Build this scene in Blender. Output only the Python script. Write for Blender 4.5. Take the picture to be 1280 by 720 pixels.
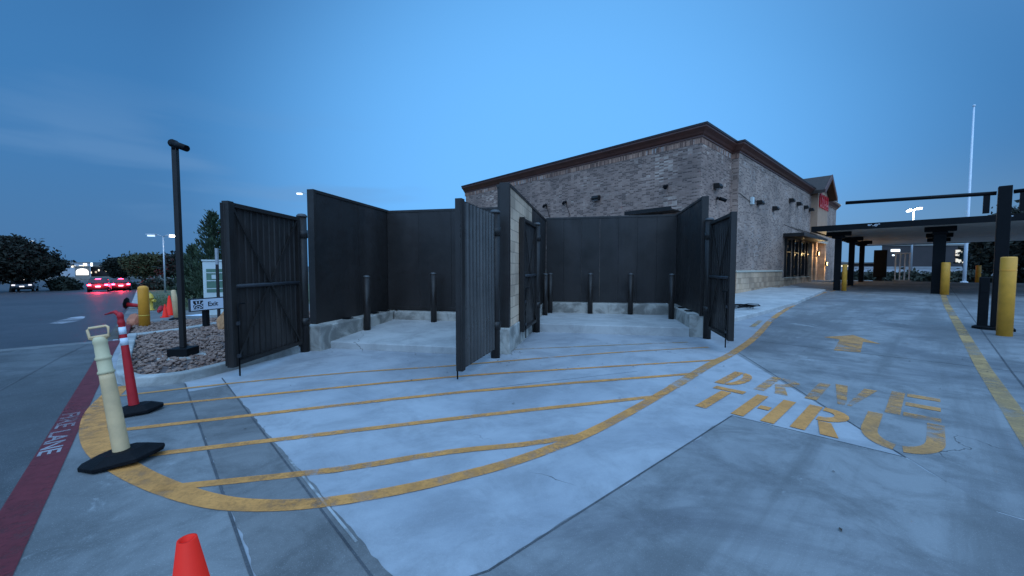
import bpy, bmesh, math, random
import numpy as np
from mathutils import Vector, Matrix
random.seed(7); rng = np.random.default_rng(7)
for o in list(bpy.data.objects): bpy.data.objects.remove(o)
scene = bpy.context.scene
col = scene.collection
R = math.radians

# ------------------------------------------------------------------ camera
cam_d = bpy.data.cameras.new('camera')
cam_d.sensor_width = 36.0
cam_d.lens = 36.0*490/1280
cam_d.clip_start = 0.05; cam_d.clip_end = 4000
cam = bpy.data.objects.new('camera', cam_d); col.objects.link(cam)
PITCH = math.atan(24/490.0)
cam.location = (0, 0, 1.5); cam.rotation_euler = (math.pi/2-PITCH, 0, 0)
scene.camera = cam

# ------------------------------------------------------------------ exposure
scene.view_settings.view_transform = 'Standard'
scene.view_settings.look = 'None'
scene.view_settings.gamma = 1.0
scene.view_settings.exposure = 0.0
scene.cycles.max_bounces = 6
scene.cycles.use_denoising = True

# ------------------------------------------------------------------ world: dusk sky
SUN_AZ = R(200)      # afterglow behind the camera
world = bpy.data.worlds.new('World'); scene.world = world
world.use_nodes = True
nt = world.node_tree; N = nt.nodes; L = nt.links
for n in list(N): N.remove(n)
def wn(t, **k):
    n = N.new(t)
    for a, b in k.items(): setattr(n, a, b)
    return n
def wmath(op, a, b=None, clamp=False):
    n = wn('ShaderNodeMath', operation=op); n.use_clamp = clamp
    for i, v in enumerate((a, b)):
        if v is None: continue
        if isinstance(v, (int, float)): n.inputs[i].default_value = v
        else: L.new(v, n.inputs[i])
    return n.outputs[0]
def wdot(vec, d):
    n = wn('ShaderNodeVectorMath', operation='DOT_PRODUCT'); L.new(vec, n.inputs[0]); n.inputs[1].default_value = Vector(d).normalized()
    return n.outputs['Value']
def wmap(val, a, b, c=0.0, d=1.0, smooth=True):
    n = wn('ShaderNodeMapRange'); n.interpolation_type = 'SMOOTHSTEP' if smooth else 'LINEAR'
    L.new(val, n.inputs[0])
    for i, v in zip((1, 2, 3, 4), (a, b, c, d)): n.inputs[i].default_value = v
    return n.outputs[0]
def wmix(f, a, b):
    n = wn('ShaderNodeMix', data_type='RGBA')
    if isinstance(f, (int, float)): n.inputs[0].default_value = f
    else: L.new(f, n.inputs[0])
    for i, v in ((6, a), (7, b)):
        if isinstance(v, tuple): n.inputs[i].default_value = (*v, 1)
        else: L.new(v, n.inputs[i])
    return n.outputs[2]
tc = wn('ShaderNodeTexCoord')
nrm = wn('ShaderNodeVectorMath', operation='NORMALIZE'); L.new(tc.outputs['Generated'], nrm.inputs[0])
D = nrm.outputs[0]
sep = wn('ShaderNodeSeparateXYZ'); L.new(D, sep.inputs[0])
# clear dusk blue: paler band low down, deeper overhead
base = wmix(wmap(sep.outputs[2], 0.0, 0.30), (0.058, 0.185, 0.400), (0.046, 0.195, 0.465))
base = wmix(wmap(sep.outputs[2], 0.30, 0.62), base, (0.036, 0.148, 0.370))
lobe = wmap(wdot(D, (0.10, 0.97, 0.14)), 0.66, 1.0)
base = wmix(lobe, base, (0.155, 0.505, 1.05))
low = wmath('MULTIPLY', wmap(sep.outputs[2], 0.22, 0.0), wmap(sep.outputs[0], 0.1, 0.75))
base = wmix(wmath('MULTIPLY', low, 0.7), base, (0.155, 0.31, 0.50))
# thin streaks of cloud over the street
mp = wn('ShaderNodeMapping'); L.new(D, mp.inputs[0]); mp.inputs['Scale'].default_value = (1.3, 1.3, 8); mp.inputs['Rotation'].default_value = (0, R(-9), 0)
no = wn('ShaderNodeTexNoise'); L.new(mp.outputs[0], no.inputs['Vector']); no.inputs['Scale'].default_value = 1.9; no.inputs['Detail'].default_value = 3; no.inputs['Roughness'].default_value = 0.5
cl_ = wmap(no.outputs['Fac'], 0.50, 0.68)
cl_ = wmath('MULTIPLY', cl_, wmap(sep.outputs[0], 0.0, -0.55))
cl_ = wmath('MULTIPLY', cl_, wmath('MULTIPLY', wmap(sep.outputs[2], 0.06, 0.14), wmap(sep.outputs[2], 0.36, 0.20)))
base = wmix(wmath('MULTIPLY', cl_, 0.40), base, (0.14, 0.30, 0.56))
# the brighter half of the sky, behind the photographer
glow = wmap(wdot(D, (0.05, -0.62, 0.78)), -0.12, 0.85)
base = wmix(glow, base, (0.52, 1.12, 2.06))
sky = wn('ShaderNodeTexSky'); sky.sky_type = 'NISHITA'; sky.sun_disc = False
sky.sun_elevation = R(1.0); sky.sun_rotation = SUN_AZ
bg1 = wn('ShaderNodeBackground'); L.new(base, bg1.inputs[0]); bg1.inputs[1].default_value = 1.0
bg2 = wn('ShaderNodeBackground'); L.new(sky.outputs[0], bg2.inputs[0]); bg2.inputs[1].default_value = 0.012
add = wn('ShaderNodeAddShader'); L.new(bg1.outputs[0], add.inputs[0]); L.new(bg2.outputs[0], add.inputs[1])
out = wn('ShaderNodeOutputWorld'); L.new(add.outputs[0], out.inputs[0])

# soft afterglow
sd = bpy.data.lights.new('sun', 'SUN'); sd.energy = 0.75; sd.angle = R(50); sd.color = (0.74, 0.88, 1.0)
sun = bpy.data.objects.new('sun', sd); col.objects.link(sun)
sun.rotation_euler = Vector((-0.12, 0.62, -0.78)).to_track_quat('-Z', 'Y').to_euler()

# ------------------------------------------------------------------ site axes and terrain
A = R(47.1); UD = (math.sin(A), math.cos(A)); VD = (-math.cos(A), math.sin(A))   # u: along the drive lane, v: along the street
def clamp(x, a, b): return max(a, min(b, x))
def xy(u, v): return (u*UD[0]+v*VD[0], u*UD[1]+v*VD[1])
def uv(x, y): return (x*UD[0]+y*UD[1], x*VD[0]+y*VD[1])
def gz(x, y):
    u, v = uv(x, y)
    return .022*(clamp(u, 9, 38)-9)-.03*(clamp(u, 38, 60)-38)-.022*(clamp(v, 10, 80)-10)
E0 = (-.05, 6.85); EA = R(12); ED = (math.sin(EA), math.cos(EA)); PD = (math.cos(EA), -math.sin(EA))
def pe(p, e): return (E0[0]+p*PD[0]+e*ED[0], E0[1]+p*PD[1]+e*ED[1])   # the bin yard stands at its own angle
def g3(u, v, dz=0):
    x, y = xy(u, v); return Vector((x, y, gz(x, y)+dz))

# ------------------------------------------------------------------ materials
MATS = {}
def mat(name, color, rough=0.6, metal=0.0, var=0.12, vscale=3.0, bump=0.0, bscale=40.0, spec=0.5, color2=None, f2=0.5):
    m = bpy.data.materials.new(name); m.use_nodes = True
    t = m.node_tree; b = t.nodes['Principled BSDF']
    b.inputs['Roughness'].default_value = rough; b.inputs['Metallic'].default_value = metal
    b.inputs['Specular IOR Level'].default_value = spec
    c = t.nodes.new('ShaderNodeTexCoord')
    n = t.nodes.new('ShaderNodeTexNoise'); n.inputs['Scale'].default_value = vscale; n.inputs['Detail'].default_value = 6; n.inputs['Roughness'].default_value = .62
    t.links.new(c.outputs['Object'], n.inputs['Vector'])
    mx = t.nodes.new('ShaderNodeMix'); mx.data_type = 'RGBA'
    r = t.nodes.new('ShaderNodeMapRange'); t.links.new(n.outputs['Fac'], r.inputs[0]); r.inputs[1].default_value = .3; r.inputs[2].default_value = .7
    t.links.new(r.outputs[0], mx.inputs[0])
    c2 = color2 or tuple(min(1, x*(1+var)) for x in color)
    c1 = color if color2 else tuple(x*(1-var) for x in color)
    mx.inputs[6].default_value = (*c1, 1); mx.inputs[7].default_value = (*c2, 1)
    t.links.new(mx.outputs[2], b.inputs['Base Color'])
    if bump:
        n2 = t.nodes.new('ShaderNodeTexNoise'); n2.inputs['Scale'].default_value = bscale; n2.inputs['Detail'].default_value = 4
        t.links.new(c.outputs['Object'], n2.inputs['Vector'])
        bp = t.nodes.new('ShaderNodeBump'); bp.inputs['Strength'].default_value = bump; bp.inputs['Distance'].default_value = .02
        t.links.new(n2.outputs['Fac'], bp.inputs['Height']); t.links.new(bp.outputs[0], b.inputs['Normal'])
    MATS[name] = m; return m
def emis(name, color, strength):
    m = bpy.data.materials.new(name); m.use_nodes = True; b = m.node_tree.nodes['Principled BSDF']
    b.inputs['Base Color'].default_value = (*[min(.9, x) for x in color], 1)
    b.inputs['Emission Color'].default_value = (*color, 1); b.inputs['Emission Strength'].default_value = strength
    MATS[name] = m; return m
def nd(t, ty, **k):
    n = t.nodes.new(ty)
    for a, b in k.items(): setattr(n, a, b)
    return n
def mixc(t, f, a, b, blend='MIX'):
    n = nd(t, 'ShaderNodeMix', data_type='RGBA', blend_type=blend)
    for i, v in ((0, f), (6, a), (7, b)):
        if isinstance(v, (int, float)): n.inputs[i].default_value = v
        elif isinstance(v, tuple): n.inputs[i].default_value = (*v, 1)
        else: t.links.new(v, n.inputs[i])
    return n.outputs[2]
def noise(t, vec, scale, detail=5, rough=.6, lo=.35, hi=.65, dist=0.0):
    n = nd(t, 'ShaderNodeTexNoise'); n.inputs['Scale'].default_value = scale; n.inputs['Detail'].default_value = detail
    n.inputs['Roughness'].default_value = rough; n.inputs['Distortion'].default_value = dist
    t.links.new(vec, n.inputs['Vector'])
    r = nd(t, 'ShaderNodeMapRange', interpolation_type='SMOOTHSTEP'); t.links.new(n.outputs['Fac'], r.inputs[0]); r.inputs[1].default_value = lo; r.inputs[2].default_value = hi
    return r.outputs[0]
def mapping(t, vec, scale=(1, 1, 1), rot=0.0, loc=(0, 0, 0)):
    a = nd(t, 'ShaderNodeMapping'); a.inputs['Rotation'].default_value = (0, 0, rot); t.links.new(vec, a.inputs[0])
    b = nd(t, 'ShaderNodeMapping'); b.inputs['Scale'].default_value = scale; b.inputs['Location'].default_value = loc; t.links.new(a.outputs[0], b.inputs[0])
    return b.outputs[0]
def steel(name, color, rough=.45, spec=.3, runs=.8, amt=.5):
    m = bpy.data.materials.new(name); m.use_nodes = True; t = m.node_tree; b = t.nodes['Principled BSDF']
    c = nd(t, 'ShaderNodeTexCoord').outputs['Object']
    st = noise(t, mapping(t, c, (2.2, 2.2, .16)), 1.0, 4, .55, .44, .74, .1)
    f = nd(t, 'ShaderNodeMath', operation='MULTIPLY'); t.links.new(st, f.inputs[0]); f.inputs[1].default_value = amt
    k = mixc(t, f.outputs[0], color, tuple(x*(1+runs*2) for x in color))
    k = mixc(t, noise(t, c, 1.1, 7, .7, .42, .7), k, mixc(t, .45, k, (.004, .004, .004)))
    k = mixc(t, noise(t, c, 22, 4, .7, .70, .80), k, (.05, .043, .04))       # dust and scuffs
    t.links.new(k, b.inputs['Base Color']); b.inputs['Specular IOR Level'].default_value = spec
    r = nd(t, 'ShaderNodeMapRange'); t.links.new(noise(t, c, 2.3, 6, .7, .3, .7), r.inputs[0]); r.inputs[3].default_value = rough-.13; r.inputs[4].default_value = rough+.18
    t.links.new(r.outputs[0], b.inputs['Roughness'])
    n2 = nd(t, 'ShaderNodeTexNoise'); n2.inputs['Scale'].default_value = 1.7; n2.inputs['Detail'].default_value = 4; t.links.new(c, n2.inputs['Vector'])
    bp = nd(t, 'ShaderNodeBump'); bp.inputs['Strength'].default_value = .35; bp.inputs['Distance'].default_value = .03
    t.links.new(n2.outputs['Fac'], bp.inputs['Height']); t.links.new(bp.outputs[0], b.inputs['Normal'])
    MATS[name] = m; return m
def concrete(name, color, stain=(.6, .6, .6), amount=.5, streak=0.0, blotch=.35, spots=.5, rough=.8, pale=.0, mott=.62):
    m = bpy.data.materials.new(name); m.use_nodes = True; t = m.node_tree; b = t.nodes['Principled BSDF']
    c = nd(t, 'ShaderNodeTexCoord').outputs['Object']
    dk = tuple(x*s for x, s in zip(color, stain))
    k = mixc(t, noise(t, c, blotch, 9, .66, .42, .60, .8), color, dk)
    if amount < 1: k = mixc(t, amount, color, k)
    k = mixc(t, noise(t, c, 1.7, 8, .72, .40, .68, .5), k, mixc(t, mott, k, tuple(x*.35 for x in color)))
    k2 = mixc(t, noise(t, c, 55, 3, .7, .35, .7), k, (.5, .5, .5), 'OVERLAY')
    k = mixc(t, .35, k, k2)
    if streak:   # tyre tracks and drips run along the lane
        v = mapping(t, c, (.11, 1.5, 1), -(math.pi/2-A))
        s = noise(t, v, 1.0, 7, .62, .47, .63, .3)
        f = nd(t, 'ShaderNodeMath', operation='MULTIPLY'); t.links.new(s, f.inputs[0]); f.inputs[1].default_value = streak
        k = mixc(t, f.outputs[0], k, tuple(x*.48 for x in color))
    if pale:
        p = noise(t, mapping(t, c, (1, 1, 1), 0, (7, 3, 0)), .8, 9, .72, .60, .72, .6)
        f = nd(t, 'ShaderNodeMath', operation='MULTIPLY'); t.links.new(p, f.inputs[0]); f.inputs[1].default_value = pale
        k = mixc(t, f.outputs[0], k, (.5, .5, .5))
    ag = noise(t, c, 170, 2, .5, .60, .74)      # exposed grit
    k = mixc(t, ag, k, mixc(t, .28, k, (.5, .5, .5)))
    wp = nd(t, 'ShaderNodeTexNoise'); wp.inputs['Scale'].default_value = 1.6; wp.inputs['Detail'].default_value = 6; t.links.new(c, wp.inputs['Vector'])
    wv = nd(t, 'ShaderNodeVectorMath', operation='MULTIPLY_ADD'); t.links.new(wp.outputs['Color'], wv.inputs[0]); wv.inputs[1].default_value = (.9, .9, 0); t.links.new(c, wv.inputs[2])
    vc = nd(t, 'ShaderNodeTexVoronoi', feature='DISTANCE_TO_EDGE'); vc.inputs['Scale'].default_value = .23; t.links.new(wv.outputs[0], vc.inputs['Vector'])
    rc = nd(t, 'ShaderNodeMapRange'); t.links.new(vc.outputs['Distance'], rc.inputs[0]); rc.inputs[1].default_value = .0016; rc.inputs[2].default_value = .0006
    fc = nd(t, 'ShaderNodeMath', operation='MULTIPLY'); t.links.new(rc.outputs[0], fc.inputs[0]); t.links.new(noise(t, c, .5, 3, .5, .55, .62), fc.inputs[1])
    k = mixc(t, fc.outputs[0], k, tuple(x*.35 for x in color))
    # small dark gum and oil spots
    vo = nd(t, 'ShaderNodeTexVoronoi'); vo.inputs['Scale'].default_value = 1.1; t.links.new(c, vo.inputs['Vector'])
    r = nd(t, 'ShaderNodeMapRange'); t.links.new(vo.outputs['Distance'], r.inputs[0]); r.inputs[1].default_value = .022; r.inputs[2].default_value = .012
    f = nd(t, 'ShaderNodeMath', operation='MULTIPLY'); t.links.new(r.outputs[0], f.inputs[0]); f.inputs[1].default_value = spots
    k = mixc(t, f.outputs[0], k, (.07, .07, .07))
    t.links.new(k, b.inputs['Base Color']); b.inputs['Roughness'].default_value = rough; b.inputs['Specular IOR Level'].default_value = .35
    n2 = nd(t, 'ShaderNodeTexNoise'); n2.inputs['Scale'].default_value = 60; n2.inputs['Detail'].default_value = 5; t.links.new(c, n2.inputs['Vector'])
    bp = nd(t, 'ShaderNodeBump'); bp.inputs['Strength'].default_value = .25; bp.inputs['Distance'].default_value = .006
    t.links.new(n2.outputs['Fac'], bp.inputs['Height']); t.links.new(bp.outputs[0], b.inputs['Normal'])
    MATS[name] = m; return m
def paint(name, color, wear=.5, lo=.42, hi=.62, scale=9):
    """road paint, worn through to the concrete beneath"""
    m = bpy.data.materials.new(name); m.use_nodes = True; t = m.node_tree; b = t.nodes['Principled BSDF']
    c = nd(t, 'ShaderNodeTexCoord').outputs['Object']
    k = mixc(t, noise(t, c, 2.2, 6, .65, .3, .7), color, tuple(x*.72 for x in color))
    k = mixc(t, noise(t, c, 40, 4, .7, .45, .75), k, tuple(x*.6 for x in color))
    t.links.new(k, b.inputs['Base Color']); b.inputs['Roughness'].default_value = .75
    tr = nd(t, 'ShaderNodeBsdfTransparent'); mx = nd(t, 'ShaderNodeMixShader'); o = t.nodes['Material Output']
    w1 = noise(t, c, scale, 9, .78, lo, hi, .2); w2 = noise(t, c, .9, 4, .6, .30, .7)
    f = nd(t, 'ShaderNodeMath', operation='MULTIPLY'); t.links.new(w1, f.inputs[0]); t.links.new(w2, f.inputs[1])
    f2 = nd(t, 'ShaderNodeMath', operation='MULTIPLY'); t.links.new(f.outputs[0], f2.inputs[0]); f2.inputs[1].default_value = wear
    t.links.new(f2.outputs[0], mx.inputs[0]); t.links.new(b.outputs[0], mx.inputs[1]); t.links.new(tr.outputs[0], mx.inputs[2])
    t.links.new(mx.outputs[0], o.inputs[0]); MATS[name] = m; return m
def brick(name, c1, c2, c3, mortar, bw=.203, bh=.0675, ms=.011, pale=.0, palecol=(.5, .48, .46), bump=.5, vary=1.0):
    m = bpy.data.materials.new(name); m.use_nodes = True; t = m.node_tree; b = t.nodes['Principled BSDF']
    u = nd(t, 'ShaderNodeTexCoord').outputs['UV']
    br = nd(t, 'ShaderNodeTexBrick'); t.links.new(u, br.inputs['Vector'])
    br.inputs['Scale'].default_value = 1; br.inputs['Brick Width'].default_value = bw; br.inputs['Row Height'].default_value = bh
    br.inputs['Mortar Size'].default_value = ms; br.inputs['Mortar Smooth'].default_value = .3; br.inputs['Bias'].default_value = -.1
    br.inputs['Color1'].default_value = (*c1, 1); br.inputs['Color2'].default_value = (*c2, 1); br.inputs['Mortar'].default_value = (*mortar, 1)
    # whole bricks picked out in a third tone, in loose drifts
    sn = nd(t, 'ShaderNodeVectorMath', operation='SNAP'); t.links.new(u, sn.inputs[0]); sn.inputs[1].default_value = (bw*1.0, bh*1.0, 1)
    wn_ = nd(t, 'ShaderNodeTexWhiteNoise', noise_dimensions='2D'); t.links.new(sn.outputs[0], wn_.inputs['Vector'])
    r3 = nd(t, 'ShaderNodeMapRange'); t.links.new(wn_.outputs['Value'], r3.inputs[0]); r3.inputs[1].default_value = .70; r3.inputs[2].default_value = .72
    inv = nd(t, 'ShaderNodeMath', operation='SUBTRACT'); inv.inputs[0].default_value = 1; t.links.new(br.outputs['Fac'], inv.inputs[1])
    f = nd(t, 'ShaderNodeMath', operation='MULTIPLY'); t.links.new(r3.outputs[0], f.inputs[0]); t.links.new(inv.outputs[0], f.inputs[1])
    k = mixc(t, f.outputs[0], br.outputs['Color'], c3)
    if pale:
        r4 = nd(t, 'ShaderNodeMapRange'); t.links.new(wn_.outputs['Value'], r4.inputs[0]); r4.inputs[1].default_value = .30; r4.inputs[2].default_value = .22
        g = nd(t, 'ShaderNodeMath', operation='MULTIPLY'); t.links.new(r4.outputs[0], g.inputs[0]); t.links.new(noise(t, u, .55, 7, .75, .47, .66, .4), g.inputs[1])
        g2 = nd(t, 'ShaderNodeMath', operation='MULTIPLY'); t.links.new(g.outputs[0], g2.inputs[0]); g2.inputs[1].default_value = pale
        k = mixc(t, g2.outputs[0], k, palecol)
    k = mixc(t, noise(t, u, .6, 6, .6, .3, .75), k, mixc(t, .5, k, (.02, .02, .025)))
    t.links.new(k, b.inputs['Base Color']); b.inputs['Roughness'].default_value = .85; b.inputs['Specular IOR Level'].default_value = .3
    n2 = nd(t, 'ShaderNodeTexNoise'); n2.inputs['Scale'].default_value = 30; t.links.new(u, n2.inputs['Vector'])
    hh = nd(t, 'ShaderNodeMath', operation='MULTIPLY_ADD'); t.links.new(n2.outputs['Fac'], hh.inputs[0]); hh.inputs[1].default_value = .5; t.links.new(inv.outputs[0], hh.inputs[2])
    bp = nd(t, 'ShaderNodeBump'); bp.inputs['Strength'].default_value = bump; bp.inputs['Distance'].default_value = .012
    t.links.new(hh.outputs[0], bp.inputs['Height']); t.links.new(bp.outputs[0], b.inputs['Normal'])
    MATS[name] = m; return m

concrete('pad', (.362, .360, .372), (.68, .70, .73), .75, streak=.18, blotch=.26, pale=.25, mott=.38)
concrete('pad_old', (.215, .210, .205), (.60, .61, .62), .9, streak=.25, blotch=.45, pale=.55)
concrete('gutter', (.180, .170, .163), (.66, .66, .67), .8, blotch=.8)
concrete('lane', (.240, .236, .236), (.56, .57, .60), .95, streak=.6, blotch=.28, pale=.5)
concrete('lane_front', (.240, .235, .234), (.55, .55, .58), .95, streak=.7, blotch=.4, pale=.7)
concrete('apron', (.112, .115, .118), (.55, .56, .58), .95, streak=.3, blotch=.25, pale=.35)
concrete('kerb', (.42, .40, .37), (.6, .6, .6), .8, blotch=1.4, spots=.3)
concrete('slab', (.44, .425, .41), (.75, .75, .76), .7, blotch=.7, mott=.38)
concrete('footing', (.46, .42, .37), (.42, .42, .42), .9, blotch=1.8, spots=0)
concrete('asphalt', (.052, .047, .052), (.66, .66, .68), .9, blotch=.15, spots=.0, rough=.5)
concrete('joint', (.09, .09, .095), (.5, .5, .5), .6, blotch=2)
concrete('joint_pale', (.45, .44, .43), (.4, .4, .4), .9, blotch=4)
concrete('soil', (.10, .085, .065), (.6, .6, .6), .8, blotch=.2)
paint('yellow_paint', (.72, .285, .065), .85, .40, .62, 7)
paint('yellow_worn', (.64, .285, .080), 1.0, .33, .60, 5)
paint('yellow_faint', (.52, .30, .11), 1.0, .25, .60, 5)
paint('red_paint', (.150, .011, .017), .45)
paint('white_paint', (.42, .40, .42), 1.0, .26, .56, 14)
steel('panel', (.0250, .0197, .0180), .48, .30, .6, .4)
steel('gate_steel', (.0215, .0165, .0145), .42, .3, .7, .4)
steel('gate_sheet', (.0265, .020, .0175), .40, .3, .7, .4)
steel('gate_sheet_skylit', (.062, .054, .050), .34, .5, .5, .5)  # lighter copy of the gate sheet, sky sheen put into its colour
mat('gate_brace', (.032, .032, .036), .45, 0, .2, 4, spec=.3)
steel('post_steel', (.0235, .0185, .0165), .42, .3, .7, .4)
mat('cap_pale', (.055, .052, .052), .5, 0, .2, 8)
mat('black', (.005, .005, .006), .55, 0, .2, 4, spec=.12)
mat('bronze', (.016, .013, .012), .45, 0, .2, 4, spec=.25)
mat('grey_metal', (.30, .30, .31), .45, .2, .15, 5)
mat('galv', (.42, .43, .45), .4, .5, .15, 9)
mat('white_metal', (.62, .64, .68), .4, 0, .08, 3)
brick('brick', (.315, .194, .148), (.430, .275, .217), (.170, .106, .084), (.38, .252, .200), pale=.95, palecol=(.62, .45, .36))
brick('brick_soldier', (.40, .205, .14), (.62, .34, .23), (.20, .105, .075), (.32, .17, .12), bw=.0675*1.02, bh=.26, pale=.9)
brick('brick_side', (.405, .268, .210), (.490, .333, .265), (.222, .147, .116), (.42, .288, .226), pale=.35)
brick('cmu', (.70, .46, .31), (.78, .54, .37), (.60, .40, .27), (.43, .29, .20), bw=.40, bh=.20, ms=.010, bump=.4)
brick('stone_base', (.60, .39, .25), (.68, .46, .31), (.48, .31, .20), (.40, .27, .18), bw=.41, bh=.265, ms=.009, bump=.9)
mat('stone_cap', (.42, .38, .31), .8, 0, .15, 5, .3, 30)
mat('fascia', (.105, .034, .022), .5, 0, .2, 2.5)
mat('fascia_edge', (.030, .014, .012), .45, 0, .2, 3)
mat('stucco', (.40, .24, .155), .85, 0, .1, 3, .3, 60)
mat('shingle', (.040, .024, .018), .85, 0, .35, 7, .5, 20)
mat('glass', (.012, .013, .016), .08, 0, .1, 2)
mat('red_sign', (.50, .012, .022), .35, 0, .05, 2)
mat('canopy_under', (.52, .46, .40), .45, 0, .12, 1.5)
mat('rubber', (.005, .005, .006), .65, 0, .4, 9, .3, 60, spec=.12)
mat('cream', (.72, .46, .235), .45, 0, .1, 4, .08, 30, color2=(.46, .31, .17), spec=.3)
mat('cream_pale', (.58, .46, .27), .45, 0, .1, 6, spec=.25)
mat('red_plastic', (.40, .014, .018), .42, 0, .14, 7, spec=.25)
mat('orange', (.95, .020, .006), .45, 0, .1, 6, spec=.2)
mat('reflective', (.60, .62, .66), .35, 0, .2, 9)
mat('yellow_plastic', (.70, .275, .030), .42, 0, .12, 4, .05, 30, spec=.25)
mat('yellow_bollard', (.72, .31, .03), .5, 0, .15, 4)
mat('hydrant', (.60, .38, .05), .45, 0, .15, 9)
mat('rock', (.105, .052, .038), .85, 0, .5, 9.0, .4, 25, color2=(.33, .215, .165))
mat('rock_bed', (.10, .07, .062), .95, 0, .4, 12, .6, 30)
mat('boulder_tan', (.40, .19, .085), .9, 0, .3, 5, .9, 12)
mat('boulder_red', (.42, .150, .085), .9, 0, .25, 5, .7, 14)
mat('lawn', (.075, .082, .035), .95, 0, .4, 1.2, .6, 60)
mat('grass', (.085, .095, .038), .9, 0, .4, 2)
mat('leaf_dark', (.009, .011, .005), .85, 0, .6, .9)
mat('leaf_mid', (.046, .045, .013), .85, 0, .5, .9)
mat('leaf_conifer', (.026, .044, .018), .75, 0, .6, 2.2)
mat('hedge', (.016, .020, .010), .8, 0, .5, 1.3)
mat('bark', (.06, .045, .035), .9, 0, .3, 8, .6, 30)
mat('hill', (.030, .040, .045), .95, 0, .3, .02)
mat('cabinet_white', (.52, .55, .53), .45, 0, .08, 3)
mat('cabinet_green', (.09, .16, .11), .45, 0, .2, 4)
mat('sign_white', (.66, .70, .78), .4, 0, .04, 3)
mat('sign_black', (.010, .012, .018), .5, 0, .1, 4)
mat('far_wall', (.36, .37, .40), .8, 0, .15, .4)
mat('far_brick', (.030, .022, .022), .8, 0, .2, .5)
mat('far_shop', (.18, .16, .14), .8, 0, .2, .6)
mat('car_dark', (.035, .012, .016), .25, .2, .1, 2)
mat('car_grey', (.06, .06, .07), .25, .2, .1, 2)
mat('paper', (.62, .68, .76), .7, 0, .1, 6)
emis('tail_light', (1.0, .018, .05), 60)
emis('plate_lit', (.9, .82, .8), 1.2)
emis('lamp_white', (1.0, .96, .86), 14)
emis('lamp_cool', (.80, .92, 1.0), 2.4)
emis('lamp_dim', (.70, .85, 1.0), .9)
emis('lamp_warm', (1.0, .70, .30), 6)
emis('shop_lit', (1.0, .84, .60), 1.8)
emis('shop_dim', (1.0, .72, .48), .55)
emis('sign_lit', (1.0, .86, .70), 1.6)
emis('sign_red_lit', (1.0, .12, .12), 1.6)
emis('green_lit', (.10, .9, .55), 1.0)

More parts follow.
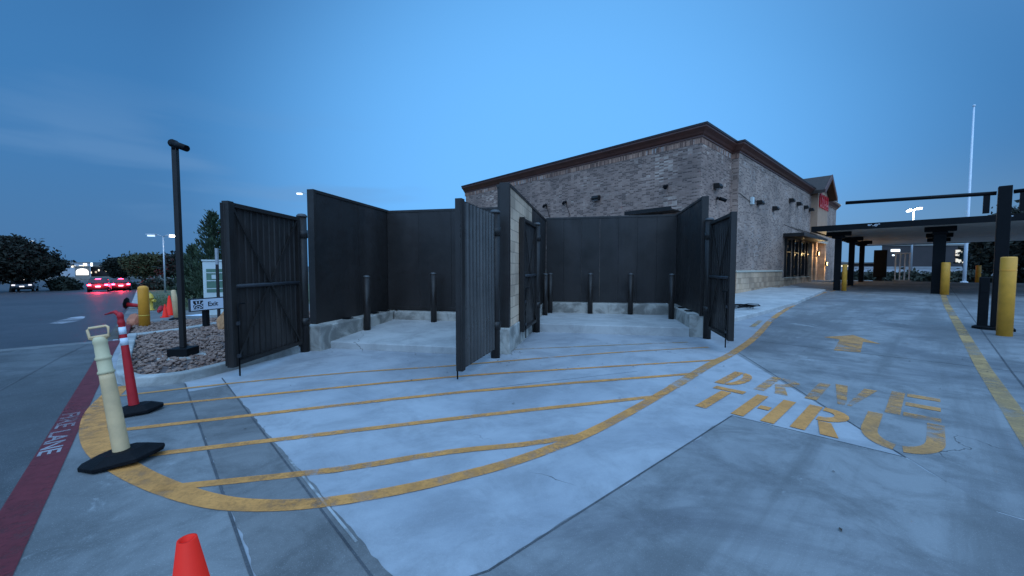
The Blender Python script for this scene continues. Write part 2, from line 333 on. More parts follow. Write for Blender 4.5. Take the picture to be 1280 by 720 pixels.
# ------------------------------------------------------------------ mesh helpers
class MB:
    def __init__(s): s.v = []; s.f = []; s.sm = []
    def addm(s, vs, fs, smooth=False):
        b = len(s.v); s.v += [tuple(v) for v in vs]
        for f in fs: s.f.append([i+b for i in f]); s.sm.append(smooth)
        return s
    def box(s, c, size, rot=0.0, rx=0.0, M=None):
        hx, hy, hz = [k/2 for k in size]
        vs = [Vector((x, y, z)) for x in (-hx, hx) for y in (-hy, hy) for z in (-hz, hz)]
        m = M if M is not None else (Matrix.Rotation(rot, 4, 'Z') @ Matrix.Rotation(rx, 4, 'X'))
        vs = [m @ v + Vector(c) for v in vs]
        return s.addm(vs, [(0, 1, 3, 2), (4, 6, 7, 5), (0, 4, 5, 1), (2, 3, 7, 6), (0, 2, 6, 4), (1, 5, 7, 3)])
    def bar(s, p0, p1, w, h):
        """rectangular bar from p0 to p1; w sideways, h upward"""
        p0, p1 = Vector(p0), Vector(p1); d = p1-p0; L_ = d.length; d.normalize()
        up = Vector((0, 0, 1)) if abs(d.z) < .95 else Vector((0, 1, 0))
        sd_ = d.cross(up).normalized(); up = sd_.cross(d)
        m = Matrix((( d.x, sd_.x, up.x, 0), (d.y, sd_.y, up.y, 0), (d.z, sd_.z, up.z, 0), (0, 0, 0, 1)))
        return s.box((p0+p1)/2, (L_, w, h), M=m)
    def prism(s, poly, z0, z1):
        n = len(poly); a = sum(poly[i][0]*poly[(i+1) % n][1]-poly[(i+1) % n][0]*poly[i][1] for i in range(n))
        if a < 0: poly = poly[::-1]
        f0 = z0 if callable(z0) else (lambda x, y: z0); f1 = z1 if callable(z1) else (lambda x, y: z1)
        vs = [(x, y, f0(x, y)) for x, y in poly]+[(x, y, f1(x, y)) for x, y in poly]
        return s.addm(vs, [tuple(range(n))[::-1], tuple(range(n, 2*n))]+[(i, (i+1) % n, n+(i+1) % n, n+i) for i in range(n)])
    def lathe(s, prof, c=(0, 0, 0), n=20, axis=None, smooth=True):
        """prof: list of (radius, z); axis: optional matrix"""
        vs = []; fs = []
        for r, z in prof:
            for k in range(n):
                a = 2*math.pi*k/n; v = Vector((r*math.cos(a), r*math.sin(a), z))
                vs.append((axis @ v if axis is not None else v)+Vector(c))
        for i in range(len(prof)-1):
            for k in range(n): fs.append((i*n+k, i*n+(k+1) % n, (i+1)*n+(k+1) % n, (i+1)*n+k))
        b = len(s.v); s.addm(vs, fs, smooth)
        s.f.append([b+k for k in range(n)][::-1]); s.sm.append(False)
        m = b+(len(prof)-1)*n; s.f.append([m+k for k in range(n)]); s.sm.append(False)
        return s
    def cyl(s, p0, p1, r0, r1=None, n=16):
        p0, p1 = Vector(p0), Vector(p1); r1 = r0 if r1 is None else r1; d = p1-p0
        q = d.to_track_quat('Z', 'Y').to_matrix()
        return s.lathe([(r0, 0), (r1, d.length)], p0, n, q)
    def tube(s, pts, r, n=8):
        pts = [Vector(p) for p in pts]; vs = []; fs = []
        for i, p in enumerate(pts):
            d = (pts[min(i+1, len(pts)-1)]-pts[max(i-1, 0)]); q = d.to_track_quat('Z', 'Y').to_matrix()
            rr = r[i] if isinstance(r, (list, tuple)) else r
            for k in range(n): vs.append(q @ Vector((rr*math.cos(2*math.pi*k/n), rr*math.sin(2*math.pi*k/n), 0))+p)
        for i in range(len(pts)-1):
            for k in range(n): fs.append((i*n+k, i*n+(k+1) % n, (i+1)*n+(k+1) % n, (i+1)*n+k))
        fs.append(tuple(range(n))[::-1]); m = (len(pts)-1)*n; fs.append(tuple(range(m, m+n)))
        return s.addm(vs, fs, True)
    def extrude(s, outline, M, depth):
        """outline in local x,y, extruded along local +z by depth, placed by M"""
        n = len(outline); a = sum(outline[i][0]*outline[(i+1) % n][1]-outline[(i+1) % n][0]*outline[i][1] for i in range(n))
        if a < 0: outline = outline[::-1]
        vs = [M @ Vector((x, y, 0)) for x, y in outline]+[M @ Vector((x, y, depth)) for x, y in outline]
        return s.addm(vs, [tuple(range(n))[::-1], tuple(range(n, 2*n))]+[(i, (i+1) % n, n+(i+1) % n, n+i) for i in range(n)])
    def build(s, name, material, parent=None, local=False, bevel=0.0, kind=None):
        root = parent
        while root is not None and root.parent is not None: root = root.parent
        vs = s.v
        if root is not None and not local: vs = [tuple(Vector(v)-root.location) for v in vs]
        me = bpy.data.meshes.new(name); me.from_pydata(vs, [], s.f); me.update()
        me.polygons.foreach_set('use_smooth', s.sm)
        ul = me.uv_layers.new(name='UVMap'); co = s.v
        buf = np.zeros(len(me.loops)*2, dtype=np.float32); i = 0
        for p, f in zip(me.polygons, s.f):
            nx, ny, nz = p.normal
            if abs(nz) > .75:
                for k in f: buf[i] = co[k][0]; buf[i+1] = co[k][1]; i += 2
            else:
                l = math.hypot(nx, ny) or 1; tx, ty = -ny/l, nx/l
                for k in f: buf[i] = co[k][0]*tx+co[k][1]*ty; buf[i+1] = co[k][2]; i += 2
        ul.data.foreach_set('uv', buf)
        o = bpy.data.objects.new(name, me); col.objects.link(o)
        me.materials.append(MATS[material])
        if parent is not None: o.parent = parent
        if bevel:
            b = o.modifiers.new('bevel', 'BEVEL'); b.width = bevel; b.segments = 2; b.limit_method = 'ANGLE'; b.angle_limit = R(40)
        if kind: o['kind'] = kind
        return o
def tag(o, label, cat, group=None, kind=None):
    o['label'] = label; o['category'] = cat
    if group: o['group'] = group
    if kind: o['kind'] = kind
    return o
def thing(name, label, cat, loc=(0, 0, 0), rotz=0.0, group=None):
    o = bpy.data.objects.new(name, None); o.empty_display_size = .2; col.objects.link(o)
    o.location = loc; o.rotation_euler = (0, 0, rotz)
    return tag(o, label, cat, group)
def dup(root, loc, rotz=0.0, label=None, group=None, rot=None):
    r = root.copy(); col.objects.link(r); r.location = loc; r.rotation_euler = rot or (0, 0, rotz)
    if label: r['label'] = label
    if group: r['group'] = group
    for ch in [c for c in bpy.data.objects if c.parent == root]:
        c = ch.copy(); col.objects.link(c); c.parent = r
        for g in [q for q in bpy.data.objects if q.parent == ch]:
            d = g.copy(); col.objects.link(d); d.parent = c
    return r
def sheet(name, poly, off, material, kind='structure', zfun=None):
    """thin sheet draped over the terrain; poly in world x,y"""
    if off < .03: off *= .5
    bm = bmesh.new(); vs = [bm.verts.new((x, y, 0)) for x, y in poly]; f = bm.faces.new(vs)
    if f.normal.z < 0: f.normal_flip()
    bm.normal_update()
    if bm.faces[:][0].normal.z < 0: bmesh.ops.reverse_faces(bm, faces=bm.faces[:])
    bmesh.ops.triangulate(bm, faces=bm.faces[:])
    for ax, vals in ((UD, (9, 38, 60)), (VD, (10, 80))):
        for k in vals:
            bmesh.ops.bisect_plane(bm, geom=bm.verts[:]+bm.edges[:]+bm.faces[:], dist=1e-5, plane_co=(ax[0]*k, ax[1]*k, 0), plane_no=(*ax, 0))
    for v in bm.verts: v.co.z = (zfun or gz)(v.co.x, v.co.y)+off
    m = MB(); bm.verts.index_update()
    m.addm([v.co.copy() for v in bm.verts], [[v.index for v in f.verts] for f in bm.faces]); bm.free()
    return m.build(name, material, kind=kind)
def strip(pts, w):
    """outline of a band of width w (number or list) along pts"""
    P = [Vector((x, y)) for x, y in pts]; Lf = []; Rt = []
    for i, p in enumerate(P):
        d = (P[min(i+1, len(P)-1)]-P[max(i-1, 0)]).normalized(); n = Vector((-d.y, d.x)); ww = (w[i] if isinstance(w, (list, tuple)) else w)/2
        Lf.append(tuple(p+n*ww)); Rt.append(tuple(p-n*ww))
    return Lf+Rt[::-1]
def rough(pts, amp, step=.12, seed=1):
    r_ = random.Random(seed); o = []; n_ = len(pts); w_ = 0
    for i in range(n_):
        a, b = Vector(pts[i]), Vector(pts[(i+1) % n_]); d = b-a; k = max(1, int(min(d.length, 9)/step)); nn_ = Vector((-d.y, d.x)).normalized()
        for j in range(k):
            w_ = .72*w_+r_.uniform(-1, 1)*amp; o.append(tuple(a+d*(j/k)+nn_*(w_ if j else 0)))
    return o
def UVP(pts): return [xy(u, v) for u, v in pts]
def smooth_path(pts, n=6):
    P = [Vector(p) for p in pts]; o = []
    for i in range(len(P)-1):
        a, b, c, d = P[max(i-1, 0)], P[i], P[i+1], P[min(i+2, len(P)-1)]
        for k in range(n):
            t = k/n; o.append(.5*((2*b)+(c-a)*t+(2*a-5*b+4*c-d)*t*t+(3*b-a-3*c+d)*t**3))
    o.append(P[-1]); return [tuple(q) for q in o]
def frame(right, up, origin):
    r = Vector(right).normalized(); u_ = Vector(up).normalized(); n = r.cross(u_)
    return Matrix(((r.x, u_.x, n.x, origin[0]), (r.y, u_.y, n.y, origin[1]), (r.z, u_.z, n.z, origin[2]), (0, 0, 0, 1)))
def text_shape(s, size=1.0, depth=.0, shear=0.0, bold=0.0, fit=None):
    c = bpy.data.curves.new('lettering', 'FONT'); c.body = s; c.size = size; c.extrude = depth; c.shear = shear; c.offset = bold; c.fill_mode = 'BOTH'
    o = bpy.data.objects.new('lettering', c); col.objects.link(o)
    dg = bpy.context.evaluated_depsgraph_get(); me = o.evaluated_get(dg).to_mesh()
    vs = np.array([v.co[:] for v in me.vertices]); fs = [list(p.vertices) for p in me.polygons]
    o.evaluated_get(dg).to_mesh_clear(); bpy.data.objects.remove(o); bpy.data.curves.remove(c)
    vs[:, 0] -= vs[:, 0].min(); vs[:, 1] -= vs[:, 1].min()
    if fit: vs[:, 0] *= fit[0]/vs[:, 0].max(); vs[:, 1] *= fit[1]/vs[:, 1].max()
    return vs, fs
def add_text(mb, s, M, fit, depth=.0, shear=0.0, bold=0.0):
    vs, fs = text_shape(s, 1.0, depth, shear, bold, fit)
    mb.addm([M @ Vector(v) for v in vs], fs); return mb

# ================================================================== SETTING
def grid_ground():
    us = [-1500, -400, -120, -60, -30, -10, 0, 9, 38, 60, 100, 200, 500, 1500]; vs_ = [-1500, -400, -120, -40, -15, 0, 10, 25, 45, 80, 120, 200, 500, 1500]
    m = MB(); P = []
    for u in us:
        for v in vs_:
            x, y = xy(u, v); P.append((x, y, gz(x, y)))
    n = len(vs_); F = []
    for i in range(len(us)-1):
        for j in range(n-1): F.append((i*n+j, (i+1)*n+j, (i+1)*n+j+1, i*n+j+1))
    m.addm(P, F); return m.build('ground', 'soil', kind='structure')
grid_ground()
sheet('road', UVP([(-90, 11.95), (-.72, 11.95), (-.72, 84), (-2, 150), (-90, 150)]), .004, 'asphalt')
sheet('road', UVP([(50.5, -60), (140, -60), (140, 30), (50.5, 30)]), .004, 'asphalt')
sheet('pavement', UVP([(-.6, -16), (50, -16), (50, 6.3), (16, 6.3), (4.6, 12.2), (-.6, 12.2)]), .004, 'pad')
sheet('apron', UVP([(-30, -16), (-.6, -16), (-.6, 12.2), (-30, 12.2)]), .006, 'apron')
sheet('pavement_slab', UVP([(-.6, -10), (.335, -10), (.33, 2.2), (.31, 6.68), (-.15, 6.9), (-.6, 7.6)]), .0065, 'pad_old')
sheet('apron_edge', UVP([(-14, 11.55), (-.74, 11.75), (-.74, 12.15), (-14, 12.05)]), .010, 'pad_old')
# drive lane of older concrete
sheet('drive_lane', UVP([(7.6, 2.36), (4.38, .1), (3.8, -.3), (3.4, -16), (50, -16), (50, 6.2), (30, 6.2), (25, 3.6), (19.5, 3.52), (15.4, 3.28), (12.6, 3.0), (9.8, 2.6)]), .008, 'lane')
sheet('drive_lane', UVP(rough([(4.32, 1.35), (4.36, .12), (3.78, -.32), (3.3, -6), (.9, -6), (.95, 1.52), (1.19, 1.45)], .012, .07, 4)), .010, 'lane_front')
sheet('gutter_strip', UVP(rough([(.31, 6.14), (.34, 2.2), (.36, -4), (.86, -4), (.82, 1.9), (.70, 6.14)], .008, .05, 9)), .009, 'gutter')
J = lambda pts, w=.012, m='joint', off=.013: sheet('pavement_joint', strip(UVP(pts), w), off, m)
J([(.31, 6.6), (.345, -6)], .016); J([(.70, 6.6), (.83, -6)], .014); J([(.765, 3.4), (.79, 2.1)], .016, 'joint_pale', .0145)
J([(.95, 1.53), (1.19, 1.45), (4.32, 1.35)], .014); J([(7.8, 2.40), (4.36, .10)], .012); J([(4.32, 1.35), (4.36, .12)], .010)
J([(-.95, 11.6), (-2.6, -3)], .02); J([(1.0, 4.6), (5.2, 2.9)], .006)
J([(5.6, -.85), (40, -.55)], .02); J([(9.2, -16), (9.2, 2.4)], .012); J([(13.3, -16), (13.3, 3.4)], .012); J([(18, -16), (18, 3.4)], .012)
# side path and lawn beyond the rock beds
sheet('path', UVP([(-.7, 15.6), (40, 15.6), (40, 20.8), (1.2, 21.2), (-.3, 23), (-.7, 30)]), .008, 'gutter')
sheet('path', UVP([(-.72, 30), (-.15, 24), (-.35, 80), (-1.2, 80)]), .006, 'kerb')
sheet('lawn', UVP([(-.1, 23.4), (1.3, 21.5), (40, 21.2), (40, 79), (-.25, 79)]), .010, 'lawn')
# yellow markings
edge = smooth_path([(24.7, 3.62), (19.5, 3.55), (15.4, 3.30), (12.6, 3.02), (9.8, 2.62), (7.54, 2.38), (6.38, 2.33), (4.35, 2.16), (2.95, 2.09), (2.09, 2.16), (1.52, 2.30), (1.10, 2.45), (.76, 2.62), (.49, 2.83), (.27, 3.09), (.05, 3.51), (-.15, 4.02), (-.33, 4.64), (-.42, 5.30), (-.43, 5.99), (-.36, 6.6), (-.30, 7.0)], 4)
n_w = len(edge); sheet('lane_marking', strip(UVP(edge[27:]), [.115+.075*max(0, min(1, (i-20)/28)) for i in range(len(edge[27:]))]), .017, 'yellow_paint')
sheet('lane_marking', strip(UVP(edge[:28]), .14), .018, 'yellow_worn')
sheet('lane_marking', strip(UVP([(4.5, -.66), (9, -.56), (16, -.42), (20.7, -.33), (27, -.3), (38, -.3)]), .16), .017, 'yellow_faint')
sheet('lane_marking', strip(UVP([(38, 3.4), (27, 3.4), (25, 3.5)]), .1), .017, 'yellow_worn')
for pts, w, mm in (
    ([(-.02, 3.56), (.16, 3.45), (.98, 2.98), (1.75, 2.65), (2.30, 2.33), (2.75, 2.13)], .085, 'yellow_paint'),
    ([(-.15, 4.30), (1.03, 3.75), (2.44, 3.10), (3.99, 2.33), (4.35, 2.16)], .085, 'yellow_paint'),
    ([(-.39, 5.15), (.77, 4.68), (2.81, 3.82), (5.38, 2.44), (5.7, 2.27)], .085, 'yellow_paint'),
    ([(-.35, 5.90), (.74, 5.46), (2.99, 4.52), (4.63, 3.62), (6.60, 2.49), (6.9, 2.34)], .07, 'yellow_paint'),
    ([(-.41, 6.50), (.72, 6.21), (2.12, 5.67), (3.34, 5.04), (4.18, 4.69), (5.98, 3.88), (7.80, 2.88)], .065, 'yellow_worn'),
    ([(4.92, 5.26), (6.55, 4.29), (8.03, 3.37)], .055, 'yellow_faint'),
    ([(11.0, 3.05), (12.3, 3.20)], .12, 'yellow_faint')):
    sheet('hatch_marking', strip(UVP(smooth_path(pts, 3)), w), .0155, mm)
# red fire lane band with its lettering
sheet('fire_lane_band', UVP([(-.72, -4), (-.53, -4), (-.53, 3.2), (-.50, 8), (-.47, 11.9), (-.68, 11.9), (-.69, 8), (-.72, 3.2)]), .016, 'red_paint')
def ground_text(s, u0, v0, fit, off, m_, size_dir='red'):
    mb = MB(); p = xy(u0, v0)
    M = frame((-VD[0], -VD[1], 0), (UD[0], UD[1], 0), (p[0], p[1], off))
    add_text(mb, s, M, fit, bold=.015); return mb.build('pavement_lettering', m_, kind='structure')
ground_text('FIRE', -.685, 6.02, (.50, .125), .0098, 'white_paint')
ground_text('LANE', -.695, 5.42, (.62, .125), .0098, 'white_paint')
# stencilled DRIVE THRU, letters as bars with stencil gaps; X runs to -v, Y runs to +u
def glyph(ch, x, y, w, h):
    t = .115; b = h*.16
    q = lambda *p: [(x+a*w, y+c*h) for a, c in p]
    rx = t/w
    if ch == 'I': return [q((.5-rx*.5, 0), (.5+rx*.5, 0), (.5+rx*.5, 1), (.5-rx*.5, 1))]
    if ch == 'T': return [q((0, .86), (1, .86), (1, 1), (0, 1)), q((.5-rx/2, 0), (.5+rx/2, 0), (.5+rx/2, .82), (.5-rx/2, .82))]
    if ch == 'H': return [q((0, 0), (rx, 0), (rx, 1), (0, 1)), q((1-rx, 0), (1, 0), (1, 1), (1-rx, 1)), q((rx+.06, .42), (1-rx-.06, .42), (1-rx-.06, .56), (rx+.06, .56))]
    if ch == 'V': return [q((0, 1), (rx*1.05, 1), (.5+.02, .12), (.5, 0), (.5-rx*.5, 0)), q((1, 1), (1-rx*1.05, 1), (.5+.06, .16), (.5+.06, 0), (.5+rx*.5, 0))]
    if ch == 'E': return [q((0, 0), (rx, 0), (rx, 1), (0, 1))]+[q((rx+.05, k), (1, k), (1, k+.15), (rx+.05, k+.15)) for k in (0, .43, .85)]
    if ch == 'U':
        n = 7; L1 = [(0, 1), (rx, 1), (rx, .45)]; L2 = [(.46-.36*0, .15)]
        inner = [(.5-(.5-rx)*math.cos(a), .45-.30*math.sin(a)) for a in [k*1.45/n for k in range(n+1)]]
        outer = [(.5-.5*math.cos(a), .45-.45*math.sin(a)) for a in [k*1.45/n for k in range(n+1)]]
        left = [(rx, 1)]+inner+outer[::-1]+[(0, 1)]
        right = [(1-a, c) for a, c in left]
        return [q(*left), q(*right)]
    if ch in 'DR':
        y0 = 0 if ch == 'D' else .45; n = 8; r = (1-y0)/2; cy = y0+r
        ang = [math.pi/2-k*math.pi/n for k in range(n+1)]; bx = .42
        outer = [(bx+(1-bx)*math.cos(a), cy+r*math.sin(a)) for a in ang]
        inner = [(bx+(1-bx-rx)*math.cos(a), cy+(r-.15)*math.sin(a)) for a in ang]
        pol = [(rx+.05, 1)]+outer+[(rx+.05, y0), (rx+.05, y0+.15)]+inner[::-1]+[(rx+.05, .85)]
        g = [q((0, 0), (rx, 0), (rx, 1), (0, 1)), q(*pol)]
        if ch == 'R': g.append(q((.42, .43), (.42+rx*.9, .43), (1, 0), (1-rx*1.15, 0)))
        return g
def letters(items):
    for ch, v0, v1, u0, u1, m_ in items:
        for pl in glyph(ch, -v0, u0, v0-v1, u1-u0):
            sheet('lane_lettering', [xy(b, -a) for a, b in pl], .018, m_)
letters([('D', 1.92, 1.62, 5.42, 6.22, 'yellow_paint'), ('R', 1.48, 1.12, 5.47, 6.30, 'yellow_worn'), ('I', .99, .84, 5.52, 6.42, 'yellow_worn'), ('V', .82, .42, 5.55, 6.50, 'yellow_worn'), ('E', .30, -.10, 5.58, 6.62, 'yellow_worn'),
         ('T', 1.84, 1.50, 4.33, 5.28, 'yellow_paint'), ('H', 1.38, 1.00, 4.37, 5.27, 'yellow_paint'), ('R', .88, .52, 4.41, 5.30, 'yellow_paint'), ('U', .42, -.12, 4.46, 5.50, 'yellow_worn')])
sheet('lane_arrow', UVP([(9.15, 1.20), (9.25, .84), (10.45, .92), (10.40, .66), (11.25, 1.16), (10.55, 1.56), (10.45, 1.28)]), .018, 'yellow_worn')
sheet('pavement_patch', UVP([(-2.25, 18.4), (-1.95, 18.1), (-1.72, 18.6), (-1.66, 19.6), (-1.7, 20.9), (-1.85, 21.4), (-2.05, 20.9), (-2.2, 19.6)]), .012, 'white_paint')

# raised walk along the building
walk = UVP([(11.35, 5.2), (11.25, 3.85), (11.8, 3.62), (13.2, 3.52), (17.2, 3.38), (24.9, 3.68), (25.3, 4.0), (25.3, 6.2), (19.9, 6.4), (16.3, 6.7), (14, 7.6)])
m = MB(); m.prism(walk, lambda x, y: gz(x, y)-.1, lambda x, y: gz(x, y)+.12); m.build('walkway', 'slab', bevel=.02, kind='structure')
m = MB(); m.prism(UVP([(35, 3.9), (50, 3.9), (50, 6.2), (35, 6.2)]), lambda x, y: gz(x, y)-.1, lambda x, y: gz(x, y)+.12); m.build('walkway', 'slab', bevel=.02, kind='structure')

# bin yard floors (two bays)
def PEP(pts): return [pe(p, e) for p, e in pts]
m = MB(); m.prism(PEP([(-3.68, -.22), (-.27, -.22), (-.27, 2.4), (-3.68, 2.4)]), -.1, lambda x, y: .13+.05*max(0, (x-E0[0])*ED[0]+(y-E0[1])*ED[1]+.22)); m.build('bay_floor', 'slab', bevel=.02, kind='structure')
m = MB(); m.prism(PEP([(.02, 2.53), (3.72, 2.53), (3.72, 5.2), (.02, 5.2)]), -.1, .20); m.build('bay_floor', 'slab', bevel=.02, kind='structure')

# planting bed: kerb and stones
bed = [(-.36, 12.0), (-.38, 8.6), (-.36, 7.5), (-.30, 7.12), (-.14, 6.82), (.31, 6.70), (.83, 6.98), (1.33, 7.33), (1.95, 7.66)]
bed_xy = UVP(smooth_path(bed, 5))
kin = []
Pv = [Vector((x, y)) for x, y in bed_xy]
for i, p in enumerate(Pv):
    d = (Pv[min(i+1, len(Pv)-1)]-Pv[max(i-1, 0)]).normalized(); kin.append(tuple(p+Vector((-d.y, d.x))*.15))
m = MB(); zk = lambda x, y: gz(x, y)+.13
n = len(Pv); vs = [(x, y, gz(x, y)-.05) for x, y in bed_xy]+[(x, y, zk(x, y)) for x, y in bed_xy]+[(x, y, zk(x, y)) for x, y in kin]+[(x, y, gz(x, y)-.05) for x, y in kin]
F = []
for i in range(n-1):
    for k in range(3): F.append((k*n+i, k*n+i+1, (k+1)*n+i+1, (k+1)*n+i))
F += [(0, n, 2*n, 3*n), (n-1, 4*n-1, 3*n-1, 2*n-1)]
m.addm(vs, F); m.build('kerb', 'kerb', bevel=.02, kind='structure')
m = MB(); m.prism(strip(UVP([(-.34, 11.9), (.5, 12.35), (1.64, 13.6), (2.4, 14.6)]), .30), lambda x, y: gz(x, y)-.05, lambda x, y: gz(x, y)+.11); m.build('kerb', 'kerb', bevel=.02, kind='structure')
m = MB(); m.prism(strip(UVP([(-.43, 12.0), (-.45, 15.4)]), .16), lambda x, y: gz(x, y)-.05, lambda x, y: gz(x, y)+.12); m.build('kerb', 'red_paint', bevel=.02, kind='structure')
rock_area = [(x, y) for x, y in kin]+UVP([(2.05, 8.2), (3.2, 8.75), (4.45, 9.75), (9, 13), (9, 15.3), (-.30, 15.3), (-.32, 12.4)])
sheet('rock_bed', rock_area, .055, 'rock_bed')
def inside(x, y, poly):
    c = False; j = len(poly)-1
    for i in range(len(poly)):
        if (poly[i][1] > y) != (poly[j][1] > y) and x < (poly[j][0]-poly[i][0])*(y-poly[i][1])/(poly[j][1]-poly[i][1])+poly[i][0]: c = not c
        j = i
    return c
bm = bmesh.new(); bmesh.ops.create_icosphere(bm, subdivisions=1, radius=1.0); bm.verts.index_update()
IV = np.array([v.co[:] for v in bm.verts]); IF = [[v.index for v in f.verts] for f in bm.faces]; bm.free()
m = MB(); cnt = 0
while cnt < 6500:
    u, v = random.uniform(-.4, 4.4), random.uniform(6.7, 15.3)
    x, y = xy(u, v)
    if not inside(x, y, rock_area): continue
    s = random.choice((.018, .022, .027, .033, .042))*(1.15 if v > 11 else 1)
    sc = np.array([s*random.uniform(.8, 1.4), s*random.uniform(.7, 1.1), s*random.uniform(.45, .8)])
    vv = IV*(1+rng.uniform(-.22, .22, (len(IV), 1)))*sc
    rm = np.array(Matrix.Rotation(random.uniform(0, 6.3), 3, 'Z') @ Matrix.Rotation(random.uniform(-.6, .6), 3, 'X'))
    vv = vv @ rm.T+np.array([x, y, gz(x, y)+.06+s*random.uniform(.2, .8)])
    m.addm(vv.tolist(), IF); cnt += 1
o = m.build('river_rock', 'rock'); tag(o, 'bed of small reddish brown river stones around the lamp post', 'stones', kind='stuff')
m = MB()
for k in range(9000):
    u, v = random.uniform(-.1, 7), 23.4+abs(random.gauss(0, 9))
    if v > 75 or (v < 24.5 and u > 1 and random.random() < .5): continue
    x, y = xy(u, v); z = gz(x, y); a = random.uniform(0, 6.3); h = random.uniform(.05, .12); w = .018
    m.addm([(x-w*math.cos(a), y-w*math.sin(a), z), (x+w*math.cos(a), y+w*math.sin(a), z), (x+random.uniform(-.04, .04), y+random.uniform(-.04, .04), z+h)], [(0, 1, 2)])
o = m.build('grass', 'grass'); tag(o, 'short dry grass on the verge behind the traffic cones', 'grass', kind='stuff')

m = MB()
for k in range(110):
    u, v = random.uniform(.4, 12), random.uniform(-1, 6.2)
    if random.random() < .5: u, v = uv(*pe(random.choice((random.uniform(-3.6, 3.9), random.uniform(-.3, .3))), random.uniform(-.9, .2)))
    x, y = xy(u, v); z = gz(x, y)+.012; a = random.uniform(0, 6.3); q = random.uniform(.008, .024)
    if inside(x, y, rock_area): continue
    m.addm([(x+q*math.cos(a), y+q*math.sin(a), z), (x-q*.4*math.sin(a), y+q*.4*math.cos(a), z+q*.3), (x-q*math.cos(a), y-q*math.sin(a), z+.002), (x+q*.4*math.sin(a), y-q*.4*math.cos(a), z+q*.15)], [(0, 1, 2, 3)])
o = m.build('litter', 'bark'); tag(o, 'scattered dry leaf bits and grit on the concrete', 'litter', kind='stuff')

# far hills
def hill(pts, depth, name='hill'):
    m = MB(); fr = [(x, y, -8) for x, y, z in pts]; tp = [(x, y, z) for x, y, z in pts]
    bk = [(x*depth, y*depth, -8) for x, y, z in pts]; n = len(pts)
    F = [(i, i+1, n+i+1, n+i) for i in range(n-1)]+[(n+i, n+i+1, 2*n+i+1, 2*n+i) for i in range(n-1)]
    m.addm(fr+[(x*1.15, y*1.15, z) for x, y, z in tp]+bk, F, True); m.build(name, 'hill', kind='structure')
hp = []
for i in range(40):
    a = R(-75+i*1.55); r = 420
    z = 2.5+5.5*math.exp(-((i-20)/7.)**2)+1.2*math.sin(i*1.3)+.8*math.sin(i*2.9); hp.append((r*math.sin(a), r*math.cos(a), z))
hill(hp, 1.5)
hp = []
for i in range(40):
    a = R(-12+i*2.2); r = 380
    hp.append((r*math.sin(a), r*math.cos(a), 7+2*math.sin(i*.9)+1.1*math.sin(i*2.3)))
hill(hp, 1.5)

# ================================================================== BIN YARD (left bay nearer, right bay set back)
def boards(mb, a, b, z0, z1, th, bw, side):
    """vertical boards on the line a->b (world xy), outside face thickness to 'side' (+1 = left of the line)"""
    a, b = Vector(a), Vector(b); d = (b-a); L_ = d.length; d.normalize(); n = Vector((-d.y, d.x))*side
    k = max(1, round(L_/bw)); w = L_/k
    for i in range(k):
        p0 = a+d*(i*w+(.004 if i else 0)); p1 = a+d*((i+1)*w)
        off = .0 if i % 2 == 0 else .004
        mb.prism([tuple(p0+n*off), tuple(p1+n*off), tuple(p1+n*th), tuple(p0+n*th)], z0, z1)
def bar_pe(mb, p0, e0, p1, e1, z0, z1):
    mb.prism(PEP([(p0, e0), (p1, e0), (p1, e1), (p0, e1)]), z0, z1)
def wall(name, label, base, bds, caps, foot, studs=()):
    t = thing(name, label, 'wall', (*pe(*base), 0))
    m = MB()
    for args in bds: boards(m, pe(*args[0]), pe(*args[1]), *args[2:])
    m.build('panel', 'panel', t)
    m = MB()
    for c in caps: bar_pe(m, *c)
    m.build('cap_trim', 'post_steel', t, bevel=.006)
    m = MB()
    for c in foot: bar_pe(m, *c)
    m.build('footing', 'footing', t, bevel=.025)
    if studs:
        m = MB()
        for c in studs: bar_pe(m, *c)
        m.build('base_plate', 'black', t)
    return t
wall('enclosure_wall', 'tall charcoal panel wall on the outer left side of the bin yard, taller than the left gate', (-3.75, 1.1),
     [((-3.68, -.20), (-3.68, 2.52), .46, 2.92, .10, .62, 1)],
     [(-3.80, -.27, -3.66, -.20, .46, 2.98), (-3.80, -.20, -3.665, 2.53, 2.92, 2.98)],
     [(-3.82, -.50, -3.40, 2.14, -.2, .455), (-3.82, 2.14, -3.47, 2.55, -.2, .456)],
     [(-3.66, e, -3.52, e+.18, .455, .475) for e in (.5, 1.5, 2.0)])
wall('enclosure_wall', 'charcoal panel wall across the back of the left bay behind two posts', (-2, 2.42),
     [((-.262, 2.38), (-3.672, 2.38), .46, 2.90, .10, .85, -1)],
     [(-3.66, 2.372, -.26, 2.50, 2.90, 2.96), (-3.66, 2.366, -.262, 2.379, .47, .56)],
     [(-3.40, 2.15, -.28, 2.50, -.2, .45)])
t = thing('block_wall', 'tan concrete block wall between the two bays with a charcoal steel end', 'wall', (*pe(-.1, 2.6), 0))
m = MB(); bar_pe(m, -.16, .105, -.002, 2.50, .47, 2.93); m.build('block_panel', 'cmu', t)
m = MB(); bar_pe(m, -.17, -.02, .004, .10, .47, 2.99); m.build('end_channel', 'gate_steel', t, bevel=.006)
m = MB(); boards(m, pe(-.165, .11), pe(-.165, 5.3), .47, 2.93, .07, .6, 1); boards(m, pe(0, 5.195), pe(0, 2.505), .51, 2.93, .14, .6, -1); m.build('panel', 'panel', t)
m = MB(); bar_pe(m, -.25, .10, .012, 5.3, 2.93, 2.985); m.build('cap_trim', 'post_steel', t)
m = MB(); bar_pe(m, -.27, -.06, .02, 2.52, -.2, .465); bar_pe(m, -.27, 2.53, .02, 5.3, -.2, .50); m.build('footing', 'footing', t, bevel=.025)
